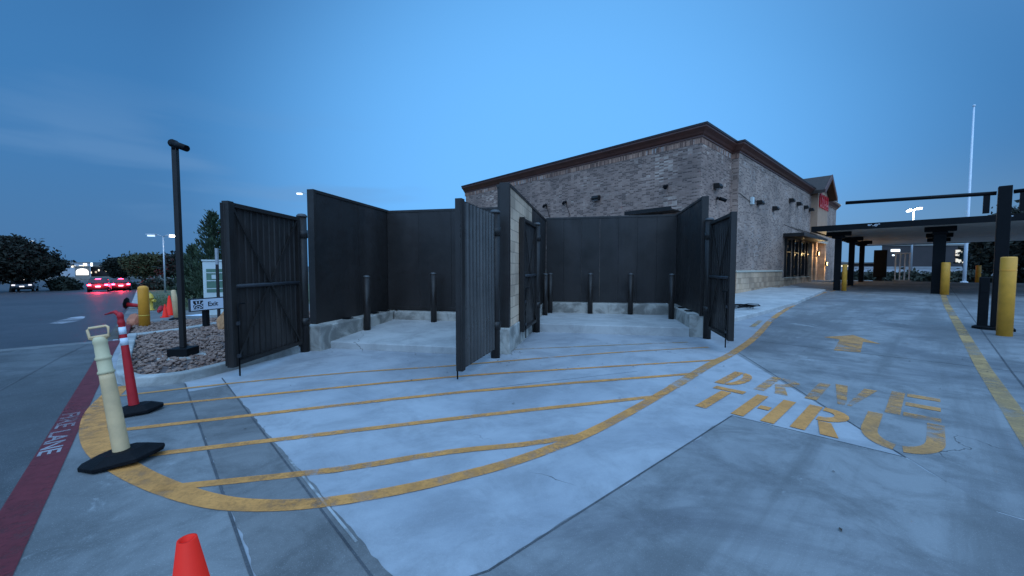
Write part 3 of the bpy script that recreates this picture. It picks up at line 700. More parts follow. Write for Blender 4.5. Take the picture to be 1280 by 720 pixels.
wall('enclosure_wall', 'wide charcoal panel wall across the back of the right bay in front of the brick', (1.8, 5.25),
     [((3.715, 5.20), (.005, 5.20), .51, 2.98, .10, .52, -1)],
     [(.006, 5.192, 3.72, 5.32, 2.98, 3.04)],
     [(.03, 4.95, 3.50, 5.34, -.2, .495)])
wall('enclosure_wall', 'charcoal side panel wall on the right of the right bay beside the walkway', (3.78, 3.9),
     [((3.72, 5.30), (3.72, 2.56), .51, 3.0, .10, .6, 1)],
     [(3.70, 2.48, 3.84, 2.56, .47, 3.06), (3.705, 2.56, 3.84, 5.31, 3.0, 3.06)],
     [(3.51, 2.50, 3.88, 5.35, -.2, .50)], [(3.56, e, 3.70, e+.18, .50, .52) for e in (3.1, 3.9)])

# hinge posts
def gate_post(p, e, z, label):
    x, y = pe(p, e); t = thing('gate_post', label, 'post', (x, y, z))
    m = MB(); m.lathe([(.078, -.1), (.078, 2.42)], n=24); m.build('pole', 'post_steel', t, local=True)
    m = MB(); m.lathe([(.088, 2.42), (.088, 2.445), (.06, 2.475), (.0, 2.485)], n=24); m.build('cap', 'cap_pale', t, local=True)
gate_post(-3.66, -.58, 0, 'round charcoal hinge post holding the leftmost gate')
gate_post(-.165, -.33, 0, 'round charcoal hinge post in front of the block wall, pale cap')
gate_post(.125, 2.46, .10, 'round hinge post of the folded gate beside the tan block wall')
gate_post(3.83, 2.36, .10, 'charcoal hinge post of the rightmost gate at the walkway')

# gates: x along the leaf from the hinge, y to the inner face times hand
def gate(label, hinge, direction, hand, z, Lg=1.62, sheet_mat='gate_sheet'):
    x, y = pe(*hinge); t = thing('yard_gate', label, 'gate', (x, y, z), math.atan2(direction[1], direction[0]), 'open steel gates of the bin yard')
    z0, z1 = .16, 2.40; x0 = .10; x1 = Lg
    m = MB()                                   # ribbed sheet, one folded profile
    prof = []; xx = x0+.02; i = 0
    while xx < x1-.06:
        prof += [(xx, -.028), (xx+.078, -.028), (xx+.09, -.052), (xx+.118, -.052)]; xx += .13
    prof.append((x1-.02, -.028))
    n_ = len(prof); vs = [(a, b*hand, z0+.02) for a, b in prof]+[(a, b*hand, z1-.02) for a, b in prof]
    vs += [(a, (b+.004)*hand, z0+.02) for a, b in prof]+[(a, (b+.004)*hand, z1-.02) for a, b in prof]
    F = [(i, i+1, n_+i+1, n_+i) for i in range(n_-1)]+[(2*n_+i, 3*n_+i, 3*n_+i+1, 2*n_+i+1) for i in range(n_-1)]
    F += [(n_+i, n_+i+1, 3*n_+i+1, 3*n_+i) for i in range(n_-1)]+[(i, 2*n_+i, 2*n_+i+1, i+1) for i in range(n_-1)]
    m.addm(vs, F); m.build('ribbed_sheet', sheet_mat, t, local=True)
    m = MB(); tb = .06
    m.box(((x0+tb/2), .0, (z0+z1)/2), (tb, .05, z1-z0)); m.box((x1-.05, -.012*hand, (z0+z1)/2), (.10, .095, z1-z0+.02))
    m.box(((x0+x1)/2-.02, 0, z0+tb/2), (x1-x0-.165, .05, tb)); m.box(((x0+x1)/2-.02, 0, z1-tb/2), (x1-x0-.165, .05, tb))
    m.build('frame', 'gate_steel', t, local=True, bevel=.004)
    zm = (z0+z1)/2-.02
    m = MB(); m.cyl((x0+tb, .004*hand, zm), (x1-.10, .004*hand, zm), .028); m.build('middle_rail', 'gate_brace', t, local=True)
    a = (x0+tb, .014*hand, z0+tb); b = (x1-.10, .014*hand, z1-tb); c = (x0+tb, .006*hand, z1-tb); d = (x1-.10, .006*hand, z0+tb)
    m = MB(); m.bar(a, b, .012, .035); m.build('brace', 'gate_steel', t, local=True)
    m = MB(); m.bar(c, d, .012, .035); m.build('brace', 'gate_steel', t, local=True)
    for zz in (.55, 2.12):
        m = MB(); m.cyl((.0, 0, zz-.07), (.0, 0, zz+.07), .022 if False else .09, n=18); m.box((.08, 0, zz), (.12, .03, .07)); m.build('hinge', 'post_steel', t, local=True)
    m = MB(); sgn = -hand if hand > 0 else hand
    yy = .052*hand if True else 0
    m.tube([(x1-.16, yy+.05*hand, 1.02), (x1-.09, yy, 1.02), (x1-.085, yy, .98), (x1-.085, yy, .02)], .011); m.build('drop_rod', 'black', t, local=True)
    for zz in (.3, .75): m = MB(); m.box((x1-.085, yy*.9, zz), (.05, .03, .05)); m.build('rod_guide', 'gate_brace', t, local=True)
    return t
def dir2(a, b):
    A_, B_ = pe(*a), pe(*b); return (B_[0]-A_[0], B_[1]-A_[1])
gate('leftmost open gate showing its X braced inner side in front of the rock bed', (-3.66, -.58), dir2((-3.66, -.58), (-3.37, -2.3)), 1, 0, 1.76)
gate('open gate swung toward the camera with ribbed outer face, between the two bays', (-.165, -.33), dir2((-.165, -.33), (-.27, -1.75)), -1, 0, 1.52, 'gate_sheet_skylit')
gate('narrow looking open gate folded back against the tan block wall', (.125, 2.46), dir2((.125, 2.46), (.075, .93)), 1, .10, 1.58)
gate('rightmost open gate, dark braced inner side, at the edge of the drive lane', (3.83, 2.36), dir2((3.83, 2.36), (3.80, .86)), -1, .08, 1.58)

# bollards
def bollard(x, y, z, label, first=[None]):
    if first[0] is None:
        t = thing('bollard', label, 'bollard', (x, y, z), 0, 'steel bollards inside the bin yard')
        m = MB(); m.lathe([(.070, -.05), (.070, 1.13)], n=20); m.build('pipe', 'post_steel', t, local=True)
        m = MB(); m.lathe([(.074, 1.13), (.074, 1.145), (.05, 1.172), (.0, 1.18)], n=20); m.build('cap', 'cap_pale', t, local=True)
        first[0] = t; return t
    return dup(first[0], (x, y, z), 0, label)
bollard(-3.12, 8.40, .185, 'bollard on the left bay floor nearest the left side wall')
bollard(-1.86, 9.27, .24, 'bollard at the middle back of the left bay')
bollard(-.30, 8.95, .24, 'bollard half hidden behind the ribbed gate and the block wall end')
bollard(.93, 10.95, .20, 'nearer of the paired bollards beside the folded gate in the right bay')
bollard(1.13, 11.55, .20, 'farther of the paired bollards beside the folded gate, partly hidden')
bollard(2.27, 11.35, .20, 'bollard left of the middle at the back of the right bay')
bollard(3.38, 11.15, .20, 'bollard right of the middle at the back of the right bay')
bollard(4.13, 10.12, .20, 'bollard next to the right side wall of the right bay')

# ================================================================== BUILDING
bld = thing('brick_building', 'long dark brick restaurant with brown cornice, stone base and a gabled tower', 'building', (*xy(20, 6.4), 0))
ZT = 7.25; ZB = .36
near = UVP([(16.5, 6.55), (19.96, 6.55), (19.96, 8.5), (19.0, 22.5), (16.5, 22.5)])
m = MB(); m.prism(near, -.8, 7.0); m.build('rear_wall', 'brick', bld)
m = MB(); m.prism(UVP([(19.98, 6.25), (46, 6.25), (46, 22.3), (19.98, 22.3)]), -.8, 7.02); m.build('side_wall', 'brick_side', bld)
# cornice swept round the corners
path = [(16.5, 22.6), (16.5, 6.55), (19.96, 6.55), (19.96, 6.25), (46, 6.25)]
def sweep(prof, path):
    P = [Vector(xy(*p)) for p in path]; rings = []
    for i, p in enumerate(P):
        d0 = (P[i]-P[i-1]).normalized() if i else None; d1 = (P[i+1]-P[i]).normalized() if i < len(P)-1 else None
        nn = [Vector((d.y, -d.x)) for d in (d0, d1) if d is not None]
        mit = nn[0] if len(nn) == 1 else (nn[0]+nn[1])/(1+nn[0].dot(nn[1]))
        rings.append([(*(p-mit*o_*SGN), z) for o_, z in prof])
    m = MB(); k = len(prof); vs = [v for r in rings for v in r]; F = []
    for i in range(len(rings)-1):
        for j in range(k): F.append((i*k+j, i*k+(j+1) % k, (i+1)*k+(j+1) % k, (i+1)*k+j))
    F += [tuple(range(k)), tuple(range((len(rings)-1)*k, len(rings)*k))[::-1]]
    m.addm(vs, F); return m
SGN = -1
# decide outward side once: the rear wall's outside is toward -u
_t = Vector(xy(16.5, 6.55))-Vector(xy(16.5, 22.6)); _n = Vector((_t.y, -_t.x)); SGN = 1 if _n.dot(Vector((-UD[0], -UD[1]))) < 0 else -1
sweep([(.0, 6.80), (.05, 6.80), (.05, 6.86), (.11, 6.90), (.16, 6.98), (.29, 7.10), (.29, 7.17), (-.3, 7.17)], path).build('cornice', 'fascia', bld)
sweep([(-.3, 7.171), (.32, 7.171), (.33, 7.25), (.26, 7.27), (-.3, 7.27)], path).build('roof_edge', 'fascia_edge', bld)
sweep([(.0, 6.56), (.012, 6.56), (.012, 6.795), (.0, 6.795)], path[:4]).build('soldier_course', 'brick_soldier', bld)
sweep([(.0, 6.56), (.012, 6.56), (.012, 6.795), (.0, 6.795)], [(19.985, 6.25), (35.3, 6.25)]).build('soldier_course', 'brick_side', bld)
sweep([(.0, -.2), (.05, -.2), (.05, 1.33), (.0, 1.33)], [(16.5, 22), (16.5, 6.55), (19.96, 6.55), (19.96, 6.25), (27.9, 6.25)]).build('stone_base', 'stone_base', bld)
sweep([(.0, 1.332), (.085, 1.332), (.085, 1.39), (.0, 1.42)], [(16.5, 22), (16.5, 6.55), (19.96, 6.55), (19.96, 6.25), (27.9, 6.25)]).build('stone_cap', 'stone_cap', bld)
sweep([(.0, -.2), (.05, -.2), (.05, .93), (.0, .93)], [(27.9, 6.25), (35.35, 6.25)]).build('stone_base', 'stone_base', bld)
def ubox(mb, u0, u1, v0, v1, z0, z1): mb.prism(UVP([(u0, v0), (u1, v0), (u1, v1), (u0, v1)]), z0, z1)
for u in (28.45, 30.35, 32.25, 34.15):
    m = MB(); ubox(m, u, u+.06, 6.13, 6.249, .98, 3.35); ubox(m, u+1.04, u+1.10, 6.13, 6.249, .98, 3.35); ubox(m, u+.06, u+1.04, 6.13, 6.249, .98, 1.06); ubox(m, u+.06, u+1.04, 6.13, 6.249, 3.27, 3.35); ubox(m, u+.06, u+1.04, 6.14, 6.249, 2.5, 2.56)
    w = m.build('window', 'bronze', bld); m = MB(); ubox(m, u+.061, u+1.039, 6.20, 6.23, 1.061, 3.269); m.build('pane', 'glass', w)
    m = MB(); ubox(m, u-.05, u+1.15, 6.08, 6.248, .932, .979); m.build('sill', 'stone_cap', w)
m = MB(); ubox(m, 28.0, 35.4, 5.22, 5.28, 3.42, 3.62); ubox(m, 28.0, 28.06, 5.281, 6.248, 3.42, 3.62); ubox(m, 28.061, 35.4, 5.281, 6.248, 3.44, 3.49)
for k in range(5): m.bar((*xy(28.03+k*1.83, 5.3), 3.62), (*xy(28.03+k*1.83, 6.24), 4.15), .03, .03)
m.build('awning', 'bronze', bld)
m = MB(); ubox(m, 15.5, 15.56, 7.3, 9.4, 3.86, 4.02); ubox(m, 15.561, 16.49, 7.3, 9.4, 3.88, 3.93)
m.build('awning', 'bronze', bld)
# tower
m = MB(); ubox(m, 35.4, 39.15, 5.85, 9.5, 3.5, 7.0); m.build('tower_wall', 'stucco', bld)
for u in (35.4, 38.7):
    m = MB(); ubox(m, u, u+.45, 5.85, 6.249, -.5, 3.5); m.build('tower_pier', 'stone_base', bld)
m = MB(); ubox(m, 35.3, 39.25, 5.78, 5.849, 3.42, 3.72); ubox(m, 35.3, 35.399, 5.849, 6.249, 3.42, 3.72); m.build('tower_band', 'stone_cap', bld)
cu = 37.275
gp = [(cu-1.87, 7.0), (cu+1.87, 7.0), (cu, 8.05)]
m = MB(); Mg = frame((*UD, 0), (0, 0, 1), (*xy(0, 5.85), 0)); m.extrude(gp, Mg @ Matrix.Translation((0, 0, -3.4)), 3.4); m.build('gable_wall', 'stucco', bld)
m = MB(); ov = 5.40; bk = 9.6
for sgn in (-1, 1):
    e0 = (cu+sgn*2.5, 6.82); r0 = (cu, 8.20); th = .22
    q = [(e0[0], e0[1]), (r0[0], r0[1]), (r0[0], r0[1]+th), (e0[0], e0[1]+th)]
    m.extrude(q, frame((*UD, 0), (0, 0, 1), (*xy(0, ov), 0)) @ Matrix.Translation((0, 0, -(bk-ov))), bk-ov)
m.build('gable_roof', 'shingle', bld)
m = MB()
for sgn in (-1, 1):
    e0 = (cu+sgn*2.52, 6.72); r0 = (cu+sgn*.0, 8.11)
    m.extrude([e0, (r0[0], r0[1]), (r0[0], r0[1]+.34), (e0[0], e0[1]+.34)], frame((*UD, 0), (0, 0, 1), (*xy(0, ov-.06), 0)) @ Matrix.Translation((0, 0, -.058)), .058)
m.build('barge_board', 'fascia', bld)
m = MB(); Mt = frame((*UD, 0), (0, 0, 1), (*xy(35.65, 5.80), 5.95))
add_text(m, 'Chick-fil-A', Mt, (3.25, 1.05), depth=.04, shear=.25, bold=.004); m.build('wall_lettering', 'red_sign', bld)
m = MB(); ubox(m, 34.9, 35.3, 6.0, 6.248, -.3, 3.3); m.build('corner_pier', 'stone_base', bld)
# lights, cameras and boxes fixed to the brick
def wall_light(u, v, z, n, label):
    """n: outward direction in world"""
    x, y = xy(u, v); t = thing('wall_light', label, 'light', (x, y, z), math.atan2(n[1], n[0]), 'box lights on the brick')
    m = MB(); m.extrude([(0, .0), (.24, .02), (.27, .10), (.22, .22), (0, .24)], frame((1, 0, 0), (0, 0, 1), (0, .19, -.12)), .38); m.build('housing', 'bronze', t, local=True, bevel=.01)
    m = MB(); m.box((.13, 0, -.118), (.18, .28, .012)); m.build('lens', 'grey_metal', t, local=True)
    return t
nr = (-UD[0], -UD[1]); ns = (-VD[0], -VD[1])
wall_light(16.49, 11.52, 5.0, nr, 'dark box light on the rear brick wall above the right bay')
wall_light(18.0, 6.54, 5.03, ns, 'box light on the short brick return under the cornice corner')
for u, z, lb in ((22.9, 4.85, 'box light beside the small pale junction box'), (25.7, 4.85, 'low box light second along the side wall'), (29.3, 5.72, 'first of the four high box lights above the windows'), (31.2, 5.72, 'second of the four high box lights above the windows'), (33.3, 5.72, 'third of the four high box lights above the windows'), (34.9, 5.72, 'last of the four high box lights, next to the tower')):
    wall_light(u, 6.24, z, ns, lb)
t = thing('junction_box', 'small pale junction box with a conduit on the side brick wall', 'box', (*xy(21.8, 6.25), 4.85))
m = MB(); ubox(m, 21.68, 21.92, 6.12, 6.247, 4.65, 5.0); m.build('case', 'cabinet_white', t, bevel=.01)
m = MB(); m.tube([(*xy(22.6, 6.22), 4.9), (*xy(21.9, 6.22), 4.9)], .015); m.tube([(*xy(21.7, 6.22), 4.75), (*xy(20.02, 6.22), 4.98)], .014); m.build('conduit', 'bronze', t)
def wall_camera(u, v, z, n, label, drop):
    x, y = xy(u, v); t = thing('wall_camera', label, 'camera', (x, y, z), math.atan2(n[1], n[0]), 'small cameras on the brick')
    m = MB(); m.box((.05, 0, 0), (.06, .12, .12)); m.tube([(.06, 0, 0), (.16, 0, .02), (.2, 0, -.03)], .02); m.build('bracket', 'bronze', t, local=True)
    m = MB(); m.cyl((.13, -.05, -.02), (.36, .10, -.13), .075, n=14); m.build('camera_body', 'black', t, local=True)
    if drop: m = MB(); m.tube([(.015, 0, -.06), (.015, .28, -.75)], .012); m.build('conduit', 'bronze', t, local=True)
wall_camera(16.49, 14.9, 5.05, nr, 'leftmost small camera on the rear brick wall with a slanting conduit', True)
wall_camera(16.49, 13.5, 5.05, nr, 'small camera with slanting conduit left of the rear box light', True)
wall_camera(16.49, 7.95, 5.05, nr, 'small camera near the corner of the rear brick wall', False)
wall_camera(18.2, 6.54, 4.55, ns, 'dark camera below the box light on the brick return', False)
wall_camera(16.49, 13.0, 3.7, nr, 'low dark camera just above the back panels of the right bay', False)
def sconce(u, v, z, label):
    t = thing('wall_sconce', label, 'lamp', (*xy(u, v), z), 0, 'lit lamps by the tower')
    m = MB(); ubox(m, u-.1, u+.1, v-.12, v, z-.18, z+.18); m.build('housing', 'bronze', t)
    m = MB(); ubox(m, u-.07, u+.07, v-.14, v-.121, z-.12, z+.1); m.build('lamp', 'lamp_warm', t)
    ld = bpy.data.lights.new('sconce_light', 'POINT'); ld.energy = 55; ld.color = (1, .72, .34); ld.shadow_soft_size = .12
    lo = bpy.data.objects.new('sconce_light', ld); col.objects.link(lo); lo.parent = t; lo.location = Vector((*xy(u, v-.35), z))-t.location
sconce(35.62, 5.84, 2.6, 'lit sconce high on the tower pier under the canopy')
sconce(38.9, 5.84, 1.9, 'lit sconce on the far tower pier')

# cable heap on the walk
pts = []
for k in range(60):
    a = k*.55; r = .28+.10*math.sin(k*1.7); pts.append((*[q+w for q, w in zip(xy(13.7, 4.15), (r*1.5*math.cos(a)+.1*math.sin(k*.37), r*.8*math.sin(a)))], gz(*xy(13.7, 4.15))+.15+.05*abs(math.sin(k*.9))+.0015*k))
m = MB(); m.tube([pts[0]]+pts, .014, 6); tag(m.build('cable_coil', 'black'), 'tangled black cable heaped on the walkway behind the rightmost gate', 'cable')

# ================================================================== CANOPY AND DRIVE LANE
can = thing('lane_canopy', 'flat dark canopy on black columns over the drive lane', 'canopy', g3(30, 1.6))
ZC = 3.40
m = MB(); ubox(m, 24.86, 43.4, -7.0, 4.28, ZC+.03, ZC+.20); m.build('roof_deck', 'black', can)
m = MB()
for k in range(24):
    u = 24.95+k*.76; ubox(m, u, u+.75, -6.9, 4.2, ZC, ZC+.029)
m.build('underside', 'canopy_under', can)
m = MB(); ubox(m, 24.80, 24.859, -7.06, 4.34, ZC-.03, ZC+.24); ubox(m, 43.401, 43.46, -7.06, 4.34, ZC-.03, ZC+.24); ubox(m, 24.86, 43.4, 4.281, 4.34, ZC-.03, ZC+.24); ubox(m, 24.86, 43.4, -7.06, -7.001, ZC-.03, ZC+.24); m.build('fascia', 'black', can)
for u in (26.2, 31.1, 36.0):
    for v in (3.42, -.12):
        m = MB(); x, y = xy(u, v); w = .26 if v > 0 else .40
        ubox(m, u-w/2, u+w/2, v-w/2, v+w/2, gz(x, y)-.1, ZC-.341); m.build('column', 'black', can, bevel=.01)
        m = MB(); ubox(m, u-.12, u+.12, v-.5, v+.5, ZC-.22, ZC-.001); ubox(m, u-.24, u+.24, v-.24, v+.24, ZC-.34, ZC-.221); m.build('bracket', 'black', can, bevel=.02)
for v in (2.2, -1.6):
    m = MB(); Mt = frame((-VD[0], -VD[1], 0), (0, 0, 1), (*xy(24.79, v), ZC+.07)); add_text(m, "9'-0\"", Mt, (.42, .11), depth=.003, bold=.01); m.build('clearance_lettering', 'white_metal', can)

def yellow_bollard(u, v, h, r, label, ring=False):
    p = g3(u, v); t = thing('yellow_bollard', label, 'bollard', p, 0, 'yellow bollards along the lane')
    m = MB(); m.lathe([(r, -.05), (r, h-.03), (r*.93, h-.005), (r*.6, h), (0, h)], n=28); m.build('sleeve', 'yellow_bollard', t, local=True)
    if ring:
        m = MB(); m.lathe([(r+.003, h-.30), (r+.004, h-.29), (r+.003, h-.275)], n=28); m.build('groove_band', 'yellow_plastic', t, local=True)
yellow_bollard(26.0, 3.10, 1.35, .10, 'thin yellow bollard beside the near left canopy column')
yellow_bollard(25.6, -.34, 1.42, .14, 'yellow bollard in front of the thick right canopy column')
yellow_bollard(38.5, -1.9, 1.1, .12, 'distant yellow bollard in front of the white barrier')
yellow_bollard(13.15, -1.05, 1.66, .115, 'large yellow bollard in front of the black clearance post', True)
# clearance bar
p = g3(14.17, -1.02); t = thing('clearance_post', 'black square post carrying the overhead clearance bars', 'post', p)
m = MB(); m.box((0, 0, 1.62), (.20, .20, 3.24), rot=math.pi/2-A); m.box((0, 0, .03), (.5, .5, .06), rot=math.pi/2-A); m.build('post', 'black', t, local=True, bevel=.01)
vd = Vector((*VD, 0)); ud = Vector((*UD, 0))
for s, a, b in ((1, .12, 2.75), (-1, .12, 2.2)):
    m = MB(); m.cyl(vd*s*a+Vector((0, 0, 3.10)), vd*s*b+Vector((0, 0, 3.20)), .045); m.build('clearance_bar', 'black', t, local=True)
    m = MB(); q = vd*s*.26; m.box(q+Vector((0, 0, 2.86)), (.10, .10, .40), rot=math.pi/2-A); m.build('hanger', 'black', t, local=True)
t = thing('speaker_post', 'short dark speaker post standing beside the large yellow bollard', 'post', g3(14.15, -.80))
m = MB(); m.box((0, 0, .60), (.16, .16, 1.2), rot=math.pi/2-A); m.build('post', 'black', t, local=True, bevel=.02)
m = MB(); m.lathe([(.16, 0), (.16, .05), (.10, .08)], n=18); m.build('foot', 'black', t, local=True)
m = MB(); q = ud*-.083+Vector((0, 0, .95)); m.box(q, (.012, .11, .2), rot=math.pi/2-A); m.build('speaker_grille', 'black', t, local=True)
# flagpole, lot lamp, board, arch
def along(px, Y):   # not a lens trick: bearing and distance of far things as surveyed from the standpoint
    return ((px-640)/490.0*Y, Y)
x, y = along(1205.5, 33.0); t = thing('flagpole', 'tall white flagpole rising above the canopy', 'pole', (x, y, gz(x, y)))
m = MB(); m.lathe([(.12, 0), (.11, 4), (.05, 14.55)], n=14); m.build('shaft', 'white_metal', t, local=True)
m = MB(); m.lathe([(.0, 14.55), (.08, 14.6), (.10, 14.66), (.08, 14.72), (0, 14.76)], n=14); m.build('ball', 'white_metal', t, local=True)
m = MB(); m.lathe([(.26, 0), (.24, .12), (.17, .16)], n=14); m.build('base', 'white_metal', t, local=True)
def lot_lamp(x, y, h, label, em, heads, r=.07, power=0, rot=0):
    z = gz(x, y); t = thing('street_lamp', label, 'lamp', (x, y, z), rot, 'tall parking lot lamps')
    m = MB(); m.lathe([(r*1.3, 0), (r, h*.5), (r*.75, h)], n=12); m.build('pole', 'galv', t, local=True)
    for a in heads:
        m = MB(); c, s = math.cos(a), math.sin(a)
        m.tube([(0, 0, h-.05), (.35*c, .35*s, h+.12), (.6*c, .6*s, h+.15)], .035, 6); m.box((.95*c, .95*s, h+.17), (.75, .36, .12), rot=a); m.build('lamp_head', 'galv', t, local=True)
        m = MB(); m.box((.95*c, .95*s, h+.03), (.52, .28, .15), rot=a); m.build('lens', em if isinstance(em, str) else em[heads.index(a)], t, local=True)
    if power:
        ld = bpy.data.lights.new('lamp_light', 'POINT'); ld.energy = power; ld.color = (1, .94, .8); ld.shadow_soft_size = .2
        lo = bpy.data.objects.new('lamp_light', ld); col.objects.link(lo); lo.parent = t; lo.location = (0, 0, h-.1)
    return t
x, y = along(1138, 46); lot_lamp(x, y, 8.35, 'bright lot lamp shining above the canopy', 'lamp_white', (-1.9, 1.2), .10, 500)
p = g3(41.3, 2.85); t = thing('menu_board', 'black menu board standing beyond the canopy columns', 'board', p, 0)
m = MB(); m.box((0, 0, 1.35), (.28, .75, 2.1), rot=math.pi/2-A); m.build('case', 'black', t, local=True, bevel=.03)
m = MB(); m.box((0, 0, .15), (.16, .3, .3), rot=math.pi/2-A); m.build('foot', 'black', t, local=True)
p = g3(39.7, 1.57); t = thing('white_frame', 'white metal frame stand beyond the canopy', 'frame', p)
m = MB()
for a in (-.36, -.12, .12, .36):
    m.box(vd*a+Vector((0, 0, 1.0)), (.06, .07, 2.0), rot=math.pi/2-A)
m.build('upright', 'white_metal', t, local=True)
m = MB(); m.box((0, 0, .06), (.3, .95, .12), rot=math.pi/2-A); m.build('plinth', 'kerb', t, local=True)
m = MB(); m.box((0, 0, 2.03), (.08, .86, .06), rot=math.pi/2-A); m.build('crossbar', 'white_metal', t, local=True)
# barrier wall, hedges and buildings beyond
def rbox(mb, x0, x1, Y, depth, z0, z1): mb.prism([(x0, Y), (x1, Y), (x1*(Y+depth)/Y, Y+depth), (x0*(Y+depth)/Y, Y+depth)], z0, z1)
t = thing('barrier_wall', 'long pale barrier wall beyond the parking lot', 'wall', (70, 62, 0))
m = MB(); rbox(m, 46, 100, 62, .5, -.4, 1.50); m.build('wall', 'far_wall', t)
m = MB(); rbox(m, 46, 100, 61.95, .65, 1.501, 1.85); m.build('coping', 'grey_metal', t)
# ------------------------------------------------------------------ foliage
def leaves(mb, C, n, size, up=.3):
    """C: array of leaf centres; each leaf a small bent quad"""
    k = len(C); a = rng.normal(size=(k, 3)); a[:, 2] += up; a /= np.linalg.norm(a, axis=1)[:, None]
    b = np.cross(a, rng.normal(size=(k, 3))); b /= np.linalg.norm(b, axis=1)[:, None]; c = np.cross(a, b)
    s = size*rng.uniform(.6, 1.35, (k, 1)); V = np.stack([C-b*s, C-c*s*.55+a*s*.15, C+b*s, C+c*s*.55+a*s*.15], 1).reshape(-1, 3)
    mb.addm(V.tolist(), [(4*i, 4*i+1, 4*i+2, 4*i+3) for i in range(k)])
def clumps(lobes, n, clump_r, per):
    """leaf centres in clumps spread through the shell of several lobes"""
    out_ = []; wts = np.array([l[3]*l[4]*l[5] for l in lobes])**(2/3); wts = wts/wts.sum()
    for i in range(n):
        l = lobes[rng.choice(len(lobes), p=wts)]; d = rng.normal(size=3); d /= np.linalg.norm(d); r = rng.uniform(.35, 1.0)**.5*rng.uniform(.85, 1.08)
        c = np.array(l[:3])+d*np.array(l[3:6])*r
        out_.append(c+rng.normal(size=(per, 3))*clump_r*rng.uniform(.5, 1.1))
    return np.concatenate(out_)
def tree(name, x, y, h, w, label, leaf='leaf_dark', n=150, per=26, size=.22, base_h=.28, group=None, cat='tree'):
    z = gz(x, y); t = thing(name, label, cat, (x, y, z), 0, group)
    m = MB(); r0 = .035*h+.03
    m.tube([(0, 0, -.1), (.03*h, 0, h*.2), (0, .02*h, h*.42), (.02*h, 0, h*.7)], [r0, r0*.75, r0*.5, r0*.15], 8)
    for k in range(6):
        a = k*1.05+random.uniform(-.3, .3); q = random.uniform(.2, .4)
        m.tube([(0, 0, h*q), (w*.2*math.cos(a), w*.2*math.sin(a), h*(q+.14)), (w*.36*math.cos(a), w*.36*math.sin(a), h*(q+.26))], [r0*.42, r0*.28, r0*.08], 6)
    m.build('trunk', 'bark', t, local=True)
    lobes = []; hw = w/2; cz = h*(base_h+(1-base_h)/2); hh = h*(1-base_h)/2
    lobes.append((0, 0, cz, hw*.8, hw*.8, hh*.85))
    for k in range(7):
        a = k*.9+random.uniform(-.3, .3); q = random.uniform(.35, .62)
        lobes.append((hw*q*math.cos(a), hw*q*math.sin(a), cz+hh*random.uniform(-.45, .5), hw*random.uniform(.33, .5), hw*random.uniform(.33, .5), hh*random.uniform(.35, .5)))
    C = clumps(lobes, n, size*1.6, per); m = MB(); leaves(m, C, len(C), size); m.build('crown', leaf, t, local=True)
    return t
def conifer(x, y, h, w, label, n=3200, size=.10):
    z = gz(x, y); t = thing('conifer_tree', label, 'tree', (x, y, z), 0, 'conifers behind the sign')
    m = MB(); m.tube([(0, 0, -.1), (.01, 0, h*.5), (0, 0, h*.96)], [.09, .05, .012], 8); m.build('trunk', 'bark', t, local=True)
    C = []; m = MB(); nb = 90
    for i in range(nb):                    # upswept sprays
        f = (i+.5)/nb; hz = h*(.06+.92*f); a = i*2.399+random.uniform(-.3, .3); ln = w/2*(1-f)**.75*random.uniform(.75, 1.2)+.05
        k = int(n/nb*(.5+1.1*(1-f)))
        for j in range(k):
            s = rng.uniform(.15, 1); sp = .16*ln*(1.1-s)+.05
            C.append((ln*s*math.cos(a)+rng.normal()*sp, ln*s*math.sin(a)+rng.normal()*sp, hz+ln*.55*s+rng.normal()*sp))
    C = np.array(C); k = len(C); out_ = C.copy(); out_[:, 2] = 0; out_ /= (np.linalg.norm(out_, axis=1)[:, None]+1e-6)
    a = out_*.6+np.array([0, 0, 1.0])+rng.normal(size=(k, 3))*.35; a /= np.linalg.norm(a, axis=1)[:, None]
    b = np.cross(a, rng.normal(size=(k, 3))); b /= np.linalg.norm(b, axis=1)[:, None]; s = size*rng.uniform(.6, 1.4, (k, 1))
    V = np.stack([C-a*s*.6, C+b*s*.28, C+a*s*1.2, C-b*s*.28], 1).reshape(-1, 3)
    m.addm(V.tolist(), [(4*i, 4*i+1, 4*i+2, 4*i+3) for i in range(k)]); m.build('crown', 'leaf_conifer', t, local=True)
def shrub(x, y, w, d, h, label, rot=0, leaf='hedge', n=90, per=24, size=.16, cat='shrub', name='shrub', group=None):
    z = gz(x, y); t = thing(name, label, cat, (x, y, z), rot, group)
    m = MB()
    for k in range(7): m.tube([(random.uniform(-.3, .3)*w, random.uniform(-.3, .3)*d, -.05), (random.uniform(-.4, .4)*w, random.uniform(-.4, .4)*d, h*.75)], [.03, .01], 5)
    m.build('stem', 'bark', t, local=True)
    lobes = [(random.uniform(-.35, .35)*w, random.uniform(-.3, .3)*d, h*random.uniform(.3, .6), w*.24, d*.32, h*.38) for k in range(9)]
    C = clumps(lobes, n, size*1.5, per); m = MB(); leaves(m, C, len(C), size); m.build('foliage', leaf, t, local=True)
# conifers behind the sign
x, y = along(268, 17.8); conifer(x, y, 4.35, 2.3, 'taller pointed conifer rising beside the leftmost gate', 5200, .10)
x, y = along(242, 19.5); conifer(x, y, 3.0, 1.7, 'shorter conifer just right of the lamp post', 3200, .10)
